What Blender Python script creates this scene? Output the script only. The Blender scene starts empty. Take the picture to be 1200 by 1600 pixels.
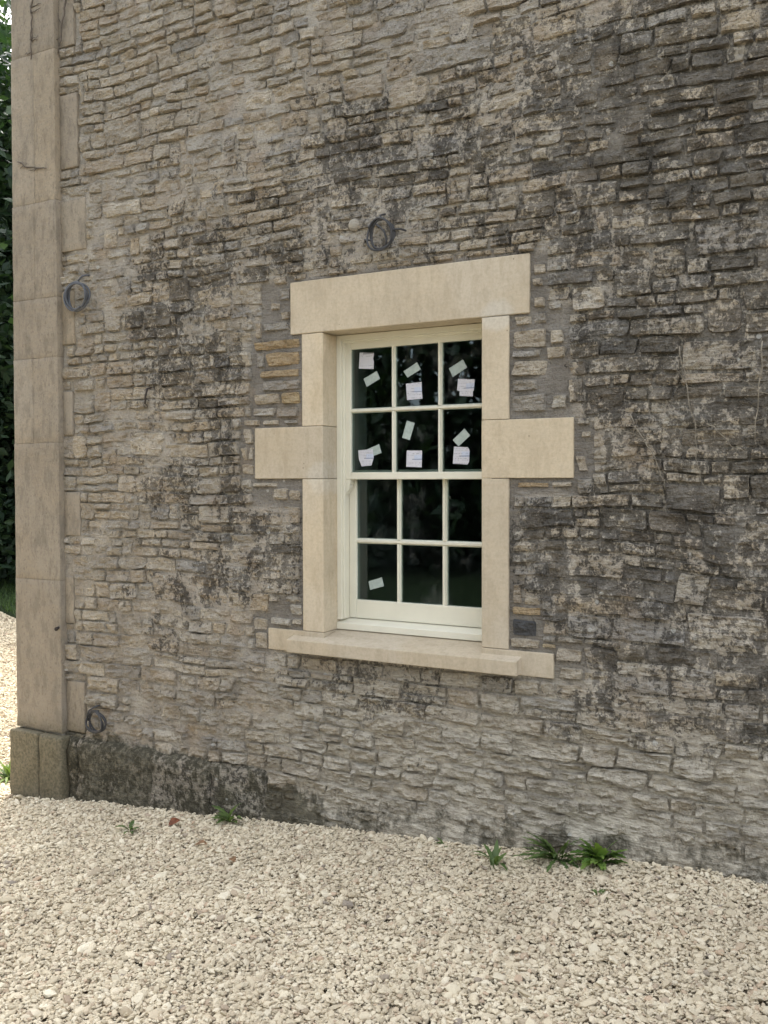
import bpy, bmesh, math, random
import numpy as np
from mathutils import Vector, Matrix, Euler
R = math.radians
rng = np.random.default_rng(11)
random.seed(11)

# ------------------------------------------------------------------ camera, sky, sun, exposure
scene = bpy.context.scene
COL = scene.collection
cam_d = bpy.data.cameras.new('camera')
cam = bpy.data.objects.new('camera', cam_d)
COL.objects.link(cam)
scene.camera = cam
YAW, PITCH, ROLL = math.atan(1450 / 2640), R(1.56), -0.0023
fw = Vector((-math.sin(YAW) * math.cos(PITCH), math.cos(YAW) * math.cos(PITCH), -math.sin(PITCH)))
rt = Vector((math.cos(YAW), math.sin(YAW), 0.0))
up = rt.cross(fw)
rt2 = rt * math.cos(ROLL) + up * math.sin(ROLL)
up2 = up * math.cos(ROLL) - rt * math.sin(ROLL)
cam.matrix_world = Matrix(((rt2.x, up2.x, -fw.x, 2.0219), (rt2.y, up2.y, -fw.y, -3.6813),
                           (rt2.z, up2.z, -fw.z, 1.62), (0, 0, 0, 1)))
cam_d.sensor_fit = 'VERTICAL'
cam_d.sensor_height = 32.0
cam_d.lens = 32.0 * 1450 / 1600
cam_d.shift_y = -12.5 / 1600
cam_d.clip_start = 0.05
cam_d.clip_end = 2000

SUN_AZ, SUN_EL = R(28), R(52)          # measured from +Y towards -X
to_sun = Vector((-math.sin(SUN_AZ) * math.cos(SUN_EL), math.cos(SUN_AZ) * math.cos(SUN_EL), math.sin(SUN_EL)))
world = bpy.data.worlds.new('World')
scene.world = world
world.use_nodes = True
wn, wl = world.node_tree.nodes, world.node_tree.links
wn.clear()
w_out = wn.new('ShaderNodeOutputWorld')
w_bg = wn.new('ShaderNodeBackground')
w_sky = wn.new('ShaderNodeTexSky')
w_sky.sky_type = 'NISHITA'
w_sky.sun_disc = False
w_sky.sun_elevation = SUN_EL
w_sky.sun_rotation = -SUN_AZ
w_sky.air_density = 1.0
w_sky.dust_density = 4.0
w_sky.ozone_density = 1.0
w_hs = wn.new('ShaderNodeHueSaturation')   # thin veil of bright cloud: a paler sky
w_hs.inputs['Saturation'].default_value = 0.30
w_bg.inputs['Strength'].default_value = 0.15
wl.new(w_sky.outputs[0], w_hs.inputs['Color'])
wl.new(w_hs.outputs[0], w_bg.inputs['Color'])
wl.new(w_bg.outputs[0], w_out.inputs['Surface'])

sun_d = bpy.data.lights.new('sun', 'SUN')
sun_d.energy = 0.9
sun_d.angle = R(4)
sun_d.color = (1.0, 0.95, 0.87)
sun = bpy.data.objects.new('sun', sun_d)
COL.objects.link(sun)
sun.location = to_sun * 30
sun.rotation_euler = to_sun.to_track_quat('Z', 'Y').to_euler()

vs = scene.view_settings
vs.view_transform = 'Standard'
vs.look = 'None'
vs.exposure = 2.4
vs.gamma = 1.0
vs.use_curve_mapping = False
scene.cycles.max_bounces = 6
scene.cycles.diffuse_bounces = 3
scene.cycles.transparent_max_bounces = 12

# ------------------------------------------------------------------ numpy noise
_perm = np.random.default_rng(5).permutation(512)
_perm = np.concatenate([_perm, _perm, _perm])
_grad = np.random.default_rng(6).normal(size=(512, 3))
_grad /= np.linalg.norm(_grad, axis=1)[:, None]


def perlin(x, y, z=0.0):
    x, y, z = np.broadcast_arrays(np.asarray(x, float), np.asarray(y, float), np.asarray(z, float))
    xi, yi, zi = np.floor(x).astype(int), np.floor(y).astype(int), np.floor(z).astype(int)
    xf, yf, zf = x - xi, y - yi, z - zi
    u, v, w = (t * t * t * (t * (t * 6 - 15) + 10) for t in (xf, yf, zf))
    r = 0
    for dx in (0, 1):
        for dy in (0, 1):
            for dz in (0, 1):
                h = _perm[_perm[_perm[(xi + dx) & 511] + ((yi + dy) & 511)] % 512 + ((zi + dz) & 511)]
                g = _grad[h]
                d = g[..., 0] * (xf - dx) + g[..., 1] * (yf - dy) + g[..., 2] * (zf - dz)
                r = r + d * (u if dx else 1 - u) * (v if dy else 1 - v) * (w if dz else 1 - w)
    return r * 1.6


def fbm(x, y, z=0.0, oct=4, gain=0.5):
    r, a = 0, 1.0
    for i in range(oct):
        k = 2.03 ** i
        r = r + a * perlin(np.asarray(x) * k + 17.3 * i, np.asarray(y) * k + 9.1 * i, np.asarray(z) * k + 3.7 * i)
        a *= gain
    return r


def sstep(a, b, x):
    t = np.clip((np.asarray(x, float) - a) / (b - a), 0, 1)
    return t * t * (3 - 2 * t)


# ------------------------------------------------------------------ object helpers
def mesh_of(name, verts, faces, mat=None, smooth=True, attrs=None):
    me = bpy.data.meshes.new(name)
    me.from_pydata([tuple(v) for v in np.asarray(verts, float).tolist()], [],
                   faces.tolist() if isinstance(faces, np.ndarray) else faces)
    if mat:
        me.materials.append(mat)
    if smooth:
        me.polygons.foreach_set('use_smooth', np.ones(len(me.polygons), bool))
    for k, v in (attrs or {}).items():
        a = me.attributes.new(k, 'FLOAT', 'POINT')
        a.data.foreach_set('value', np.asarray(v, np.float32))
    me.update()
    return me


def obj_of(name, me, parent=None):
    o = bpy.data.objects.new(name, me)
    COL.objects.link(o)
    if parent is not None:
        o.parent = parent
    return o


def tag(o, label=None, cat=None, group=None, kind=None):
    for k, v in (('label', label), ('category', cat), ('group', group), ('kind', kind)):
        if v:
            o[k] = v
    return o


def empty(name, loc=(0, 0, 0)):
    o = bpy.data.objects.new(name, None)
    o.empty_display_size = 0.1
    o.location = loc
    COL.objects.link(o)
    return o


class MB:
    """collects boxes, prisms and tubes into one mesh"""
    def __init__(self):
        self.v, self.f = [], []

    def add(self, v, f):
        n = len(self.v)
        self.v += [tuple(p) for p in v]
        self.f += [[i + n for i in q] for q in f]

    def box(self, x0, x1, y0, y1, z0, z1):
        v = [(x0, y0, z0), (x1, y0, z0), (x1, y1, z0), (x0, y1, z0), (x0, y0, z1), (x1, y0, z1), (x1, y1, z1), (x0, y1, z1)]
        self.add(v, [(3, 2, 1, 0), (4, 5, 6, 7), (0, 1, 5, 4), (1, 2, 6, 5), (2, 3, 7, 6), (3, 0, 4, 7)])
        return self

    def prism_x(self, prof, x0, x1):       # prof: list of (y,z), extruded along X
        n = len(prof)
        v = [(x0, y, z) for y, z in prof] + [(x1, y, z) for y, z in prof]
        f = [list(range(n))[::-1], list(range(n, 2 * n))]
        f += [(i, (i + 1) % n, n + (i + 1) % n, n + i) for i in range(n)]
        self.add(v, f)
        return self

    def prism_y(self, prof, y0, y1):       # prof: list of (x,z), extruded along Y
        n = len(prof)
        v = [(x, y0, z) for x, z in prof] + [(x, y1, z) for x, z in prof]
        f = [list(range(n)), list(range(n, 2 * n))[::-1]]
        f += [((i + 1) % n, i, n + i, n + (i + 1) % n) for i in range(n)]
        self.add(v, f)
        return self

    def prism_z(self, prof, z0, z1):
        n = len(prof)
        v = [(x, y, z0) for x, y in prof] + [(x, y, z1) for x, y in prof]
        f = [list(range(n))[::-1], list(range(n, 2 * n))]
        f += [(i, (i + 1) % n, n + (i + 1) % n, n + i) for i in range(n)]
        self.add(v, f)
        return self

    def tube(self, pts, rad, n=8):
        pts = [Vector(p) for p in pts]
        rads = rad if hasattr(rad, '__len__') else [rad] * len(pts)
        ref, v, f = None, [], []
        for i, p in enumerate(pts):
            t = (pts[min(i + 1, len(pts) - 1)] - pts[max(i - 1, 0)]).normalized()
            if ref is None:
                ref = t.orthogonal().normalized()
            ref = (ref - t * ref.dot(t)).normalized()
            b = t.cross(ref)
            for k in range(n):
                a = 2 * math.pi * k / n
                v.append(p + (ref * math.cos(a) + b * math.sin(a)) * rads[i])
        for i in range(len(pts) - 1):
            for k in range(n):
                f.append((i * n + k, i * n + (k + 1) % n, (i + 1) * n + (k + 1) % n, (i + 1) * n + k))
        f.append(tuple(range(n))[::-1])
        f.append(tuple(range((len(pts) - 1) * n, len(pts) * n)))
        self.add(v, f)
        return self

    def build(self, name, mat, parent=None, bevel=0.0, seg=2, smooth=False, attrs=None):
        me = bpy.data.meshes.new(name)
        me.from_pydata(self.v, [], self.f)
        bm = bmesh.new()
        bm.from_mesh(me)
        bmesh.ops.recalc_face_normals(bm, faces=bm.faces)
        if bevel:
            es = [e for e in bm.edges if len(e.link_faces) == 2 and e.calc_face_angle(0) > 0.35]
            bmesh.ops.bevel(bm, geom=es, offset=bevel, segments=seg, profile=0.5, affect='EDGES', clamp_overlap=True)
        bm.to_mesh(me)
        bm.free()
        me.materials.append(mat)
        if smooth:
            me.polygons.foreach_set('use_smooth', np.ones(len(me.polygons), bool))
        for k, val in (attrs or {}).items():
            a = me.attributes.new(k, 'FLOAT', 'POINT')
            a.data.foreach_set('value', np.full(len(me.vertices), val, np.float32))
        return obj_of(name, me, parent)


# ------------------------------------------------------------------ material helpers
class NT:
    def __init__(self, name):
        self.m = bpy.data.materials.new(name)
        self.m.use_nodes = True
        self.n, self.l = self.m.node_tree.nodes, self.m.node_tree.links
        self.n.clear()
        self.out = self.n.new('ShaderNodeOutputMaterial')
        self.co = self.n.new('ShaderNodeTexCoord').outputs['Object']

    def _set(self, sock, v):
        if isinstance(v, bpy.types.NodeSocket):
            self.l.new(v, sock)
        elif v is not None:
            if isinstance(v, (tuple, list)) and len(v) == 3 and sock.type == 'RGBA':
                v = (*v, 1)
            sock.default_value = v

    def mapping(self, scale=(1, 1, 1), rot=(0, 0, 0), loc=(0, 0, 0), co=None):
        n = self.n.new('ShaderNodeMapping')
        self._set(n.inputs['Vector'], co or self.co)
        n.inputs['Scale'].default_value = scale
        n.inputs['Rotation'].default_value = rot
        n.inputs['Location'].default_value = loc
        return n.outputs[0]

    def noise(self, scale, detail=4, rough=0.55, co=None, dist=0.0, color=False):
        n = self.n.new('ShaderNodeTexNoise')
        self._set(n.inputs['Vector'], co or self.co)
        n.inputs['Scale'].default_value = scale
        n.inputs['Detail'].default_value = detail
        n.inputs['Roughness'].default_value = rough
        n.inputs['Distortion'].default_value = dist
        return n.outputs['Color' if color else 'Fac']

    def voronoi(self, scale, feature='F1', co=None, out='Distance', rand=1.0):
        n = self.n.new('ShaderNodeTexVoronoi')
        n.feature = feature
        self._set(n.inputs['Vector'], co or self.co)
        n.inputs['Scale'].default_value = scale
        n.inputs['Randomness'].default_value = rand
        return n.outputs[out]

    def math(self, op, a, b=None, c=None, clamp=False):
        n = self.n.new('ShaderNodeMath')
        n.operation = op
        n.use_clamp = clamp
        for s, v in zip(n.inputs, (a, b, c)):
            self._set(s, v)
        return n.outputs[0]

    def ramp(self, f, stops, interp='LINEAR'):
        n = self.n.new('ShaderNodeValToRGB')
        n.color_ramp.interpolation = interp
        e = n.color_ramp.elements
        while len(e) < len(stops):
            e.new(0.5)
        for el, (p, c) in zip(e, stops):
            el.position = p
            el.color = (*c, 1) if len(c) == 3 else c
        self._set(n.inputs[0], f)
        return n.outputs[0]

    def smooth(self, f, a, b, lo=0.0, hi=1.0):
        n = self.n.new('ShaderNodeMapRange')
        n.interpolation_type = 'SMOOTHSTEP'
        self._set(n.inputs['Value'], f)
        n.inputs['From Min'].default_value = a
        n.inputs['From Max'].default_value = b
        n.inputs['To Min'].default_value = lo
        n.inputs['To Max'].default_value = hi
        return n.outputs[0]

    def mix(self, f, a, b, mode='MIX'):
        n = self.n.new('ShaderNodeMix')
        n.data_type = 'RGBA'
        n.blend_type = mode
        self._set(n.inputs[0], f)
        self._set(n.inputs[6], a)
        self._set(n.inputs[7], b)
        return n.outputs[2]

    def attr(self, name):
        n = self.n.new('ShaderNodeAttribute')
        n.attribute_name = name
        return n.outputs['Fac']

    def bump(self, h, strength=0.5, dist=0.01, normal=None):
        n = self.n.new('ShaderNodeBump')
        n.inputs['Strength'].default_value = strength
        n.inputs['Distance'].default_value = dist
        self._set(n.inputs['Height'], h)
        if normal:
            self._set(n.inputs['Normal'], normal)
        return n.outputs[0]

    def principled(self, color, rough=0.9, spec=0.2, normal=None, **kw):
        n = self.n.new('ShaderNodeBsdfPrincipled')
        self._set(n.inputs['Base Color'], color)
        self._set(n.inputs['Roughness'], rough)
        n.inputs['Specular IOR Level'].default_value = spec
        if normal:
            self._set(n.inputs['Normal'], normal)
        for k, v in kw.items():
            self._set(n.inputs[k.replace('_', ' ')], v)
        self.l.new(n.outputs[0], self.out.inputs['Surface'])
        return self.m


def masonry(name, mortar):
    t = NT(name)
    rnd, rnd2 = t.attr('rnd'), t.attr('rnd2')
    stain, moss, dust, rep = t.attr('stain'), t.attr('moss'), t.attr('dust'), t.attr('rep')
    sq = t.mapping((1, 1, 0.8))
    lay = t.mapping((0.55, 1, 2.4))
    fine = t.noise(40, 4, 0.66, sq)
    mid = t.noise(9, 3, 0.6, sq)
    bed = t.noise(24, 4, 0.62, lay)
    grit = t.noise(120, 3, 0.6, sq)
    if mortar:
        base = t.mix(rep, (0.40, 0.36, 0.295), (0.225, 0.203, 0.17))
    else:
        base = t.ramp(rnd, [(0.0, (0.47, 0.405, 0.305)), (0.18, (0.40, 0.36, 0.29)), (0.34, (0.50, 0.435, 0.335)),
                            (0.48, (0.44, 0.37, 0.275)), (0.62, (0.345, 0.32, 0.275)), (0.74, (0.55, 0.49, 0.39)),
                            (0.82, (0.42, 0.31, 0.175)), (0.89, (0.47, 0.36, 0.20)), (0.94, (0.56, 0.51, 0.42)),
                            (0.975, (0.06, 0.062, 0.066))])
    base = t.mix(t.smooth(mid, 0.35, 0.7), base, t.mix(1.0, base, (0.74, 0.72, 0.70), 'MULTIPLY'))
    base = t.mix(t.smooth(fine, 0.5, 0.72), base, t.mix(1.0, base, (1.28, 1.27, 1.24), 'MULTIPLY'))
    base = t.mix(t.math('MULTIPLY', t.smooth(grit, 0.50, 0.36), 0.36), base, t.mix(1.0, base, (0.40, 0.385, 0.37), 'MULTIPLY'))   # darker where the grit noise is low
    base = t.mix(0.14, base, (0.31, 0.30, 0.285))
    # iron-brown blush on some stones
    base = t.mix(t.math('MULTIPLY', t.smooth(t.noise(5, 2), 0.55, 0.75), 0.35), base, (0.30, 0.215, 0.135))
    # cement wash / road dust
    dm = t.math('MULTIPLY', dust, t.smooth(mid, 0.25, 0.6), clamp=True)
    base = t.mix(dm, base, t.mix(t.smooth(bed, 0.36, 0.62), (0.30, 0.268, 0.21), (0.60, 0.548, 0.445)))
    # black lichen crust
    n1 = t.noise(8.5, 4, 0.72, t.mapping((1, 1, 0.62)), 0.5)
    n2 = fine
    n3 = grit
    nn = t.math('ADD', t.math('ADD', t.math('MULTIPLY', n1, 0.36), t.math('MULTIPLY', n2, 0.46)), t.math('MULTIPLY', n3, 0.18))
    st = t.math('ADD', stain, t.math('MULTIPLY', t.math('SUBTRACT', rnd2, 0.5), 0.11))
    sm = t.smooth(t.math('SUBTRACT', st, nn), -0.03, 0.04)
    dark = t.mix(t.smooth(n3, 0.35, 0.7), (0.052, 0.048, 0.042), (0.135, 0.125, 0.107))
    dark = t.mix(0.5, dark, t.mix(1.0, base, (0.34, 0.34, 0.345), 'MULTIPLY'))
    cover = t.math('ADD', 0.66, t.math('MULTIPLY', t.smooth(mid, 0.35, 0.65), 0.30))
    base = t.mix(t.math('MULTIPLY', sm, cover), base, dark)
    # moss
    mm = t.smooth(t.math('SUBTRACT', moss, t.math('ADD', t.math('MULTIPLY', mid, 0.6), t.math('MULTIPLY', fine, 0.4))), -0.06, 0.12)
    base = t.mix(t.math('MULTIPLY', mm, 0.8), base, t.mix(t.smooth(fine, 0.4, 0.65), (0.052, 0.048, 0.030), (0.125, 0.112, 0.072)))
    # pale crustose lichen dots
    v = t.voronoi(11)
    pick = t.math('GREATER_THAN', t.noise(2.7, 2), 0.56)
    dots = t.math('MULTIPLY', t.smooth(t.math('ADD', v, t.math('MULTIPLY', fine, 0.12)), 0.19, 0.15), pick)
    base = t.mix(t.math('MULTIPLY', dots, 0.65), base, (0.52, 0.51, 0.46))
    # relief
    h = t.math('ADD', t.math('MULTIPLY', bed, 0.9), t.math('MULTIPLY', fine, 0.95))
    h = t.math('ADD', h, t.math('MULTIPLY', grit, 0.30))
    nrm = t.bump(h, 0.8 if mortar else 1.0, 0.022 if mortar else 0.030)
    return t.principled(base, 0.93, 0.12, nrm)


def ashlar(name, col, dirt, dirt_amt=0.3, bump=0.25, pale=(0.60, 0.535, 0.43), cement=()):
    t = NT(name)
    big = t.noise(3.2, 4, 0.6)
    fine = t.noise(70, 5, 0.6)
    drip = t.noise(15, 5, 0.70, t.mapping((1.6, 1.6, 0.55)))
    grain = t.noise(24, 3, 0.5, t.mapping((0.5, 0.5, 2.5)))
    c = t.mix(t.smooth(big, 0.3, 0.7), col, tuple(a * 1.13 for a in col))
    c = t.mix(t.math('MULTIPLY', t.smooth(grain, 0.4, 0.7), 0.10), c, (0.42, 0.31, 0.18))
    c = t.mix(t.math('MULTIPLY', t.smooth(t.noise(1.7, 2, 0.5, t.mapping((1, 1, 1), loc=(3, 1, 7))), 0.55, 0.62), 0.45), c, pale)
    if cement:
        for (px_, pz_, pr_) in cement:          # rubbed cement smears left by the masons
            vm = t.n.new('ShaderNodeVectorMath')
            vm.operation = 'DISTANCE'
            t._set(vm.inputs[0], t.mapping((1, 0, 1)))
            vm.inputs[1].default_value = (px_, 0, pz_)
            dd = t.math('ADD', vm.outputs['Value'], t.math('MULTIPLY', t.math('SUBTRACT', t.noise(11, 3), 0.5), 0.07))
            c = t.mix(t.math('MULTIPLY', t.smooth(dd, pr_, pr_ * 0.6), 0.68), c, (0.60, 0.56, 0.48))
    d = t.math('MULTIPLY', t.math('ADD', t.smooth(drip, 0.44, 0.68), t.attr('stain'), clamp=True), dirt_amt)
    c = t.mix(d, c, dirt)
    pit = t.noise(95, 3, 0.62, t.mapping((1, 1, 0.45)))
    c = t.mix(t.math('MULTIPLY', t.smooth(pit, 0.44, 0.33), 0.10 if cement else 0.5), c, tuple(a * 0.45 for a in col))
    # dark pocks
    pk = t.math('MULTIPLY', t.smooth(t.voronoi(16), 0.075, 0.03), t.smooth(t.noise(4, 2), 0.52, 0.6))
    c = t.mix(t.math('MULTIPLY', pk, 0.7), c, (0.10, 0.08, 0.06))
    c = t.mix(t.math('MULTIPLY', t.smooth(fine, 0.40, 0.68), 0.30), c, tuple(a * 0.72 for a in col))
    mo = t.attr('moss')
    mm = t.smooth(t.math('SUBTRACT', mo, t.math('ADD', t.math('MULTIPLY', drip, 0.55), t.math('MULTIPLY', fine, 0.45))), -0.25, 0.30)
    c = t.mix(t.math('MULTIPLY', mm, 0.8), c, t.mix(t.smooth(fine, 0.35, 0.65), (0.062, 0.06, 0.036), (0.135, 0.122, 0.078)))
    orn = t.n.new('ShaderNodeObjectInfo').outputs['Random']
    c = t.mix(1.0, c, t.ramp(orn, [(0.0, (0.90, 0.885, 0.86)), (0.5, (1.0, 1.0, 1.0)), (1.0, (1.05, 1.02, 0.96))]), 'MULTIPLY')   # block to block
    h = t.math('ADD', t.math('MULTIPLY', fine, 0.6), t.math('MULTIPLY', t.noise(22, 5, 0.6), 0.8))
    return t.principled(c, 0.88, 0.15, t.bump(h, bump, 0.006))


def simple(name, col, rough=0.6, spec=0.3, vary=0.12, scale=8, bump=0.0, **kw):
    t = NT(name)
    n = t.noise(scale, 5, 0.6)
    c = t.mix(t.smooth(n, 0.3, 0.7), tuple(a * (1 - vary) for a in col), tuple(min(1, a * (1 + vary)) for a in col))
    nm = t.bump(t.noise(scale * 6, 4), bump, 0.004) if bump else None
    return t.principled(c, rough, spec, nm, **kw)


M = {}
M['stone'] = masonry('rubble_stone', False)
M['mortar'] = masonry('lime_mortar', True)
M['bath'] = ashlar('new_limestone', (0.525, 0.450, 0.335), (0.37, 0.295, 0.20), 0.35, 0.35, cement=((0.555, 2.305, 0.085), (-0.335, 1.622, 0.09)))
M['old'] = ashlar('old_limestone', (0.30, 0.258, 0.20), (0.125, 0.11, 0.09), 0.46, 1.0, (0.33, 0.295, 0.24))
M['paint'] = simple('cream_paint', (0.75, 0.715, 0.585), 0.42, 0.4, 0.04, 5, 0.04)
M['plaster'] = simple('room_plaster', (0.42, 0.40, 0.37), 0.9, 0.1, 0.05)
M['dark_floor'] = simple('room_floor', (0.10, 0.075, 0.055), 0.7, 0.2)
M['cable_grey'] = simple('grey_cable', (0.085, 0.09, 0.10), 0.5, 0.35, 0.15, 40)
M['cable_dark'] = simple('dark_cable', (0.05, 0.05, 0.052), 0.5, 0.35, 0.15, 40)
M['iron'] = simple('rusty_iron', (0.045, 0.035, 0.03), 0.75, 0.3, 0.4, 60)
M['twig'] = simple('dry_stem', (0.25, 0.22, 0.17), 0.85, 0.1, 0.3, 30)
M['twig_dark'] = simple('dark_stem', (0.13, 0.11, 0.09), 0.85, 0.1, 0.3, 30)
M['deadleaf'] = simple('dead_leaf', (0.17, 0.06, 0.028), 0.7, 0.25, 0.35, 40)
M['deadleaf2'] = simple('tan_leaf', (0.24, 0.14, 0.075), 0.7, 0.25, 0.35, 40)
M['bark'] = simple('bark', (0.085, 0.07, 0.055), 0.9, 0.1, 0.3, 14, 0.6)
M['slate'] = simple('stone_slate', (0.17, 0.15, 0.125), 0.85, 0.15, 0.3, 3, 0.4)


def foam_mat():
    t = NT('foam_pad')
    n = t.noise(60, 4)
    c = t.mix(t.smooth(n, 0.35, 0.7), (0.36, 0.42, 0.385), (0.44, 0.50, 0.46))
    return t.principled(c, 0.75, 0.2)


def paper_mat(name, seed):
    """white goods docket: rows of small grey print and a pale blue panel"""
    t = NT(name)
    gen = t.n.new('ShaderNodeTexCoord').outputs['Generated']
    sep = t.n.new('ShaderNodeSeparateXYZ')
    t.l.new(gen, sep.inputs[0])
    u, v = sep.outputs['X'], sep.outputs['Z']
    rows = t.math('FRACT', t.math('ADD', t.math('MULTIPLY', v, 11.0), 0.13 * seed))
    line = t.smooth(t.math('ABSOLUTE', t.math('SUBTRACT', rows, 0.5)), 0.20, 0.12)
    wv = t.n.new('ShaderNodeCombineXYZ')
    t._set(wv.inputs[0], t.math('MULTIPLY', u, 14.0))
    t._set(wv.inputs[1], t.math('FLOOR', t.math('MULTIPLY', v, 11.0)))
    wv.inputs[2].default_value = seed * 3.7
    words = t.smooth(t.noise(1.0, 2, 0.5, wv.outputs[0]), 0.48, 0.56)
    rn = t.n.new('ShaderNodeCombineXYZ')
    t._set(rn.inputs[1], t.math('FLOOR', t.math('MULTIPLY', v, 11.0)))
    rn.inputs[2].default_value = seed * 1.3
    rowpick = t.smooth(t.noise(1.7, 1, 0.5, rn.outputs[0]), 0.40, 0.58)
    inside = t.math('MULTIPLY', t.math('GREATER_THAN', u, 0.09), t.math('LESS_THAN', u, 0.92))
    ink = t.math('MULTIPLY', t.math('MULTIPLY', line, words), t.math('MULTIPLY', rowpick, inside))
    c = t.mix(t.math('MULTIPLY', ink, 0.75), (0.60, 0.595, 0.63), (0.12, 0.12, 0.14))
    pane = t.math('MULTIPLY', t.math('GREATER_THAN', u, 0.52), t.math('MULTIPLY', t.math('GREATER_THAN', v, 0.42), t.math('LESS_THAN', v, 0.72)))
    if seed != 1:
        c = t.mix(t.math('MULTIPLY', pane, 0.35), c, (0.42, 0.55, 0.78))
        bar = t.math('MULTIPLY', t.math('GREATER_THAN', u, 0.38), t.math('LESS_THAN', t.math('ABSOLUTE', t.math('SUBTRACT', v, 0.47)), 0.025))
        c = t.mix(t.math('MULTIPLY', bar, 0.7), c, (0.12, 0.14, 0.22))
    else:
        hd = t.math('MULTIPLY', t.math('GREATER_THAN', u, 0.28), t.math('LESS_THAN', t.math('ABSOLUTE', t.math('SUBTRACT', v, 0.92)), 0.04))
        c = t.mix(t.math('MULTIPLY', hd, 0.7), c, (0.15, 0.15, 0.16))
    return t.principled(c, 0.7, 0.2)


def glass_mat():
    t = NT('window_glass')
    fr = t.n.new('ShaderNodeFresnel')
    fr.inputs['IOR'].default_value = 1.5
    wob = t.bump(t.noise(3.0, 2), 0.03, 0.01)
    t.l.new(wob, fr.inputs['Normal'])
    tr = t.n.new('ShaderNodeBsdfTransparent')
    tr.inputs[0].default_value = (0.80, 0.86, 0.84, 1)
    gl = t.n.new('ShaderNodeBsdfGlossy')
    gl.inputs['Roughness'].default_value = 0.015
    gl.inputs['Color'].default_value = (0.80, 0.92, 1, 1)
    t.l.new(wob, gl.inputs['Normal'])
    mx = t.n.new('ShaderNodeMixShader')
    fac = t.math('MULTIPLY', fr.outputs[0], 0.9, clamp=True)       # reflection turned down, and tinted blue above, to keep the panes dark
    t.l.new(fac, mx.inputs[0])
    t.l.new(tr.outputs[0], mx.inputs[1])
    t.l.new(gl.outputs[0], mx.inputs[2])
    # smears of dust and builder's chalk
    d = t.n.new('ShaderNodeBsdfDiffuse')
    d.inputs[0].default_value = (0.5, 0.5, 0.47, 1)
    sm = t.math('MULTIPLY', t.smooth(t.noise(9, 6, 0.7, t.mapping((1, 1, 0.7))), 0.52, 0.80), 0.10)
    m2 = t.n.new('ShaderNodeMixShader')
    t.l.new(sm, m2.inputs[0])
    t.l.new(mx.outputs[0], m2.inputs[1])
    t.l.new(d.outputs[0], m2.inputs[2])
    t.l.new(m2.outputs[0], t.out.inputs['Surface'])
    return t.m


def pebble_mat():
    t = NT('limestone_chippings')
    oi = t.n.new('ShaderNodeObjectInfo').outputs['Random']
    c = t.ramp(oi, [(0.0, (0.60, 0.51, 0.36)), (0.25, (0.71, 0.625, 0.46)), (0.5, (0.50, 0.425, 0.30)), (0.72, (0.75, 0.675, 0.515)),
                    (0.86, (0.61, 0.51, 0.365)), (0.92, (0.40, 0.33, 0.235)), (0.965, (0.54, 0.40, 0.28)), (0.99, (0.34, 0.28, 0.21)), (1.0, (0.25, 0.215, 0.18))])
    c = t.mix(t.math('MULTIPLY', t.smooth(t.noise(3, 4, 0.6), 0.4, 0.7), 0.25), c, (0.42, 0.345, 0.24))
    pos = t.n.new('ShaderNodeNewGeometry').outputs['Position']
    c = t.mix(t.math('MULTIPLY', t.smooth(t.noise(1.6, 4, 0.6, pos), 0.42, 0.68), 0.30), c, (0.36, 0.30, 0.21))      # trodden, dirtier patches
    return t.principled(c, 0.9, 0.15)


def gravel_mat():
    t = NT('gravel_bed')
    v = t.voronoi(46, out='Color')
    d = t.voronoi(46)
    sep = t.n.new('ShaderNodeSeparateColor')
    t.l.new(v, sep.inputs[0])
    c = t.ramp(sep.outputs[0], [(0.0, (0.40, 0.335, 0.24)), (0.5, (0.58, 0.50, 0.37)), (1.0, (0.68, 0.60, 0.46))])
    h = t.smooth(d, 0.55, 0.0)
    c = t.mix(t.smooth(d, 0.42, 0.62), c, (0.15, 0.12, 0.085))
    return t.principled(c, 0.92, 0.12, t.bump(h, 1.0, 0.012))


def leaf_mat(name, a, b, trans=0.35, rough=0.5):
    t = NT(name)
    r = t.attr('rnd')
    c = t.mix(r, a, b)
    p = t.n.new('ShaderNodeBsdfPrincipled')
    t._set(p.inputs['Base Color'], c)
    p.inputs['Roughness'].default_value = rough
    p.inputs['Specular IOR Level'].default_value = 0.3
    tl = t.n.new('ShaderNodeBsdfTranslucent')
    t._set(tl.inputs[0], t.mix(1.0, c, (1.3, 1.5, 0.6), 'MULTIPLY'))
    mx = t.n.new('ShaderNodeMixShader')
    mx.inputs[0].default_value = trans
    t.l.new(p.outputs[0], mx.inputs[1])
    t.l.new(tl.outputs[0], mx.inputs[2])
    t.l.new(mx.outputs[0], t.out.inputs['Surface'])
    return t.m


M['foam'] = foam_mat()
M['glass'] = glass_mat()
M['pebble'] = pebble_mat()
M['gravel'] = gravel_mat()
M['weed'] = leaf_mat('weed_leaf', (0.075, 0.12, 0.04), (0.15, 0.21, 0.075), 0.3)
M['foliage'] = leaf_mat('tree_leaf', (0.012, 0.028, 0.016), (0.036, 0.064, 0.028), 0.3)
M['grassblade'] = leaf_mat('grass_blade', (0.035, 0.07, 0.02), (0.08, 0.13, 0.04), 0.3)
M['weed_mid'] = leaf_mat('mid_weed_leaf', (0.085, 0.16, 0.035), (0.20, 0.29, 0.075), 0.35)
M['weed_pale'] = leaf_mat('pale_weed_leaf', (0.08, 0.14, 0.03), (0.20, 0.26, 0.07), 0.35)
M['lawn'] = simple('lawn_soil', (0.03, 0.042, 0.02), 0.95, 0.05, 0.3, 6)


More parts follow.
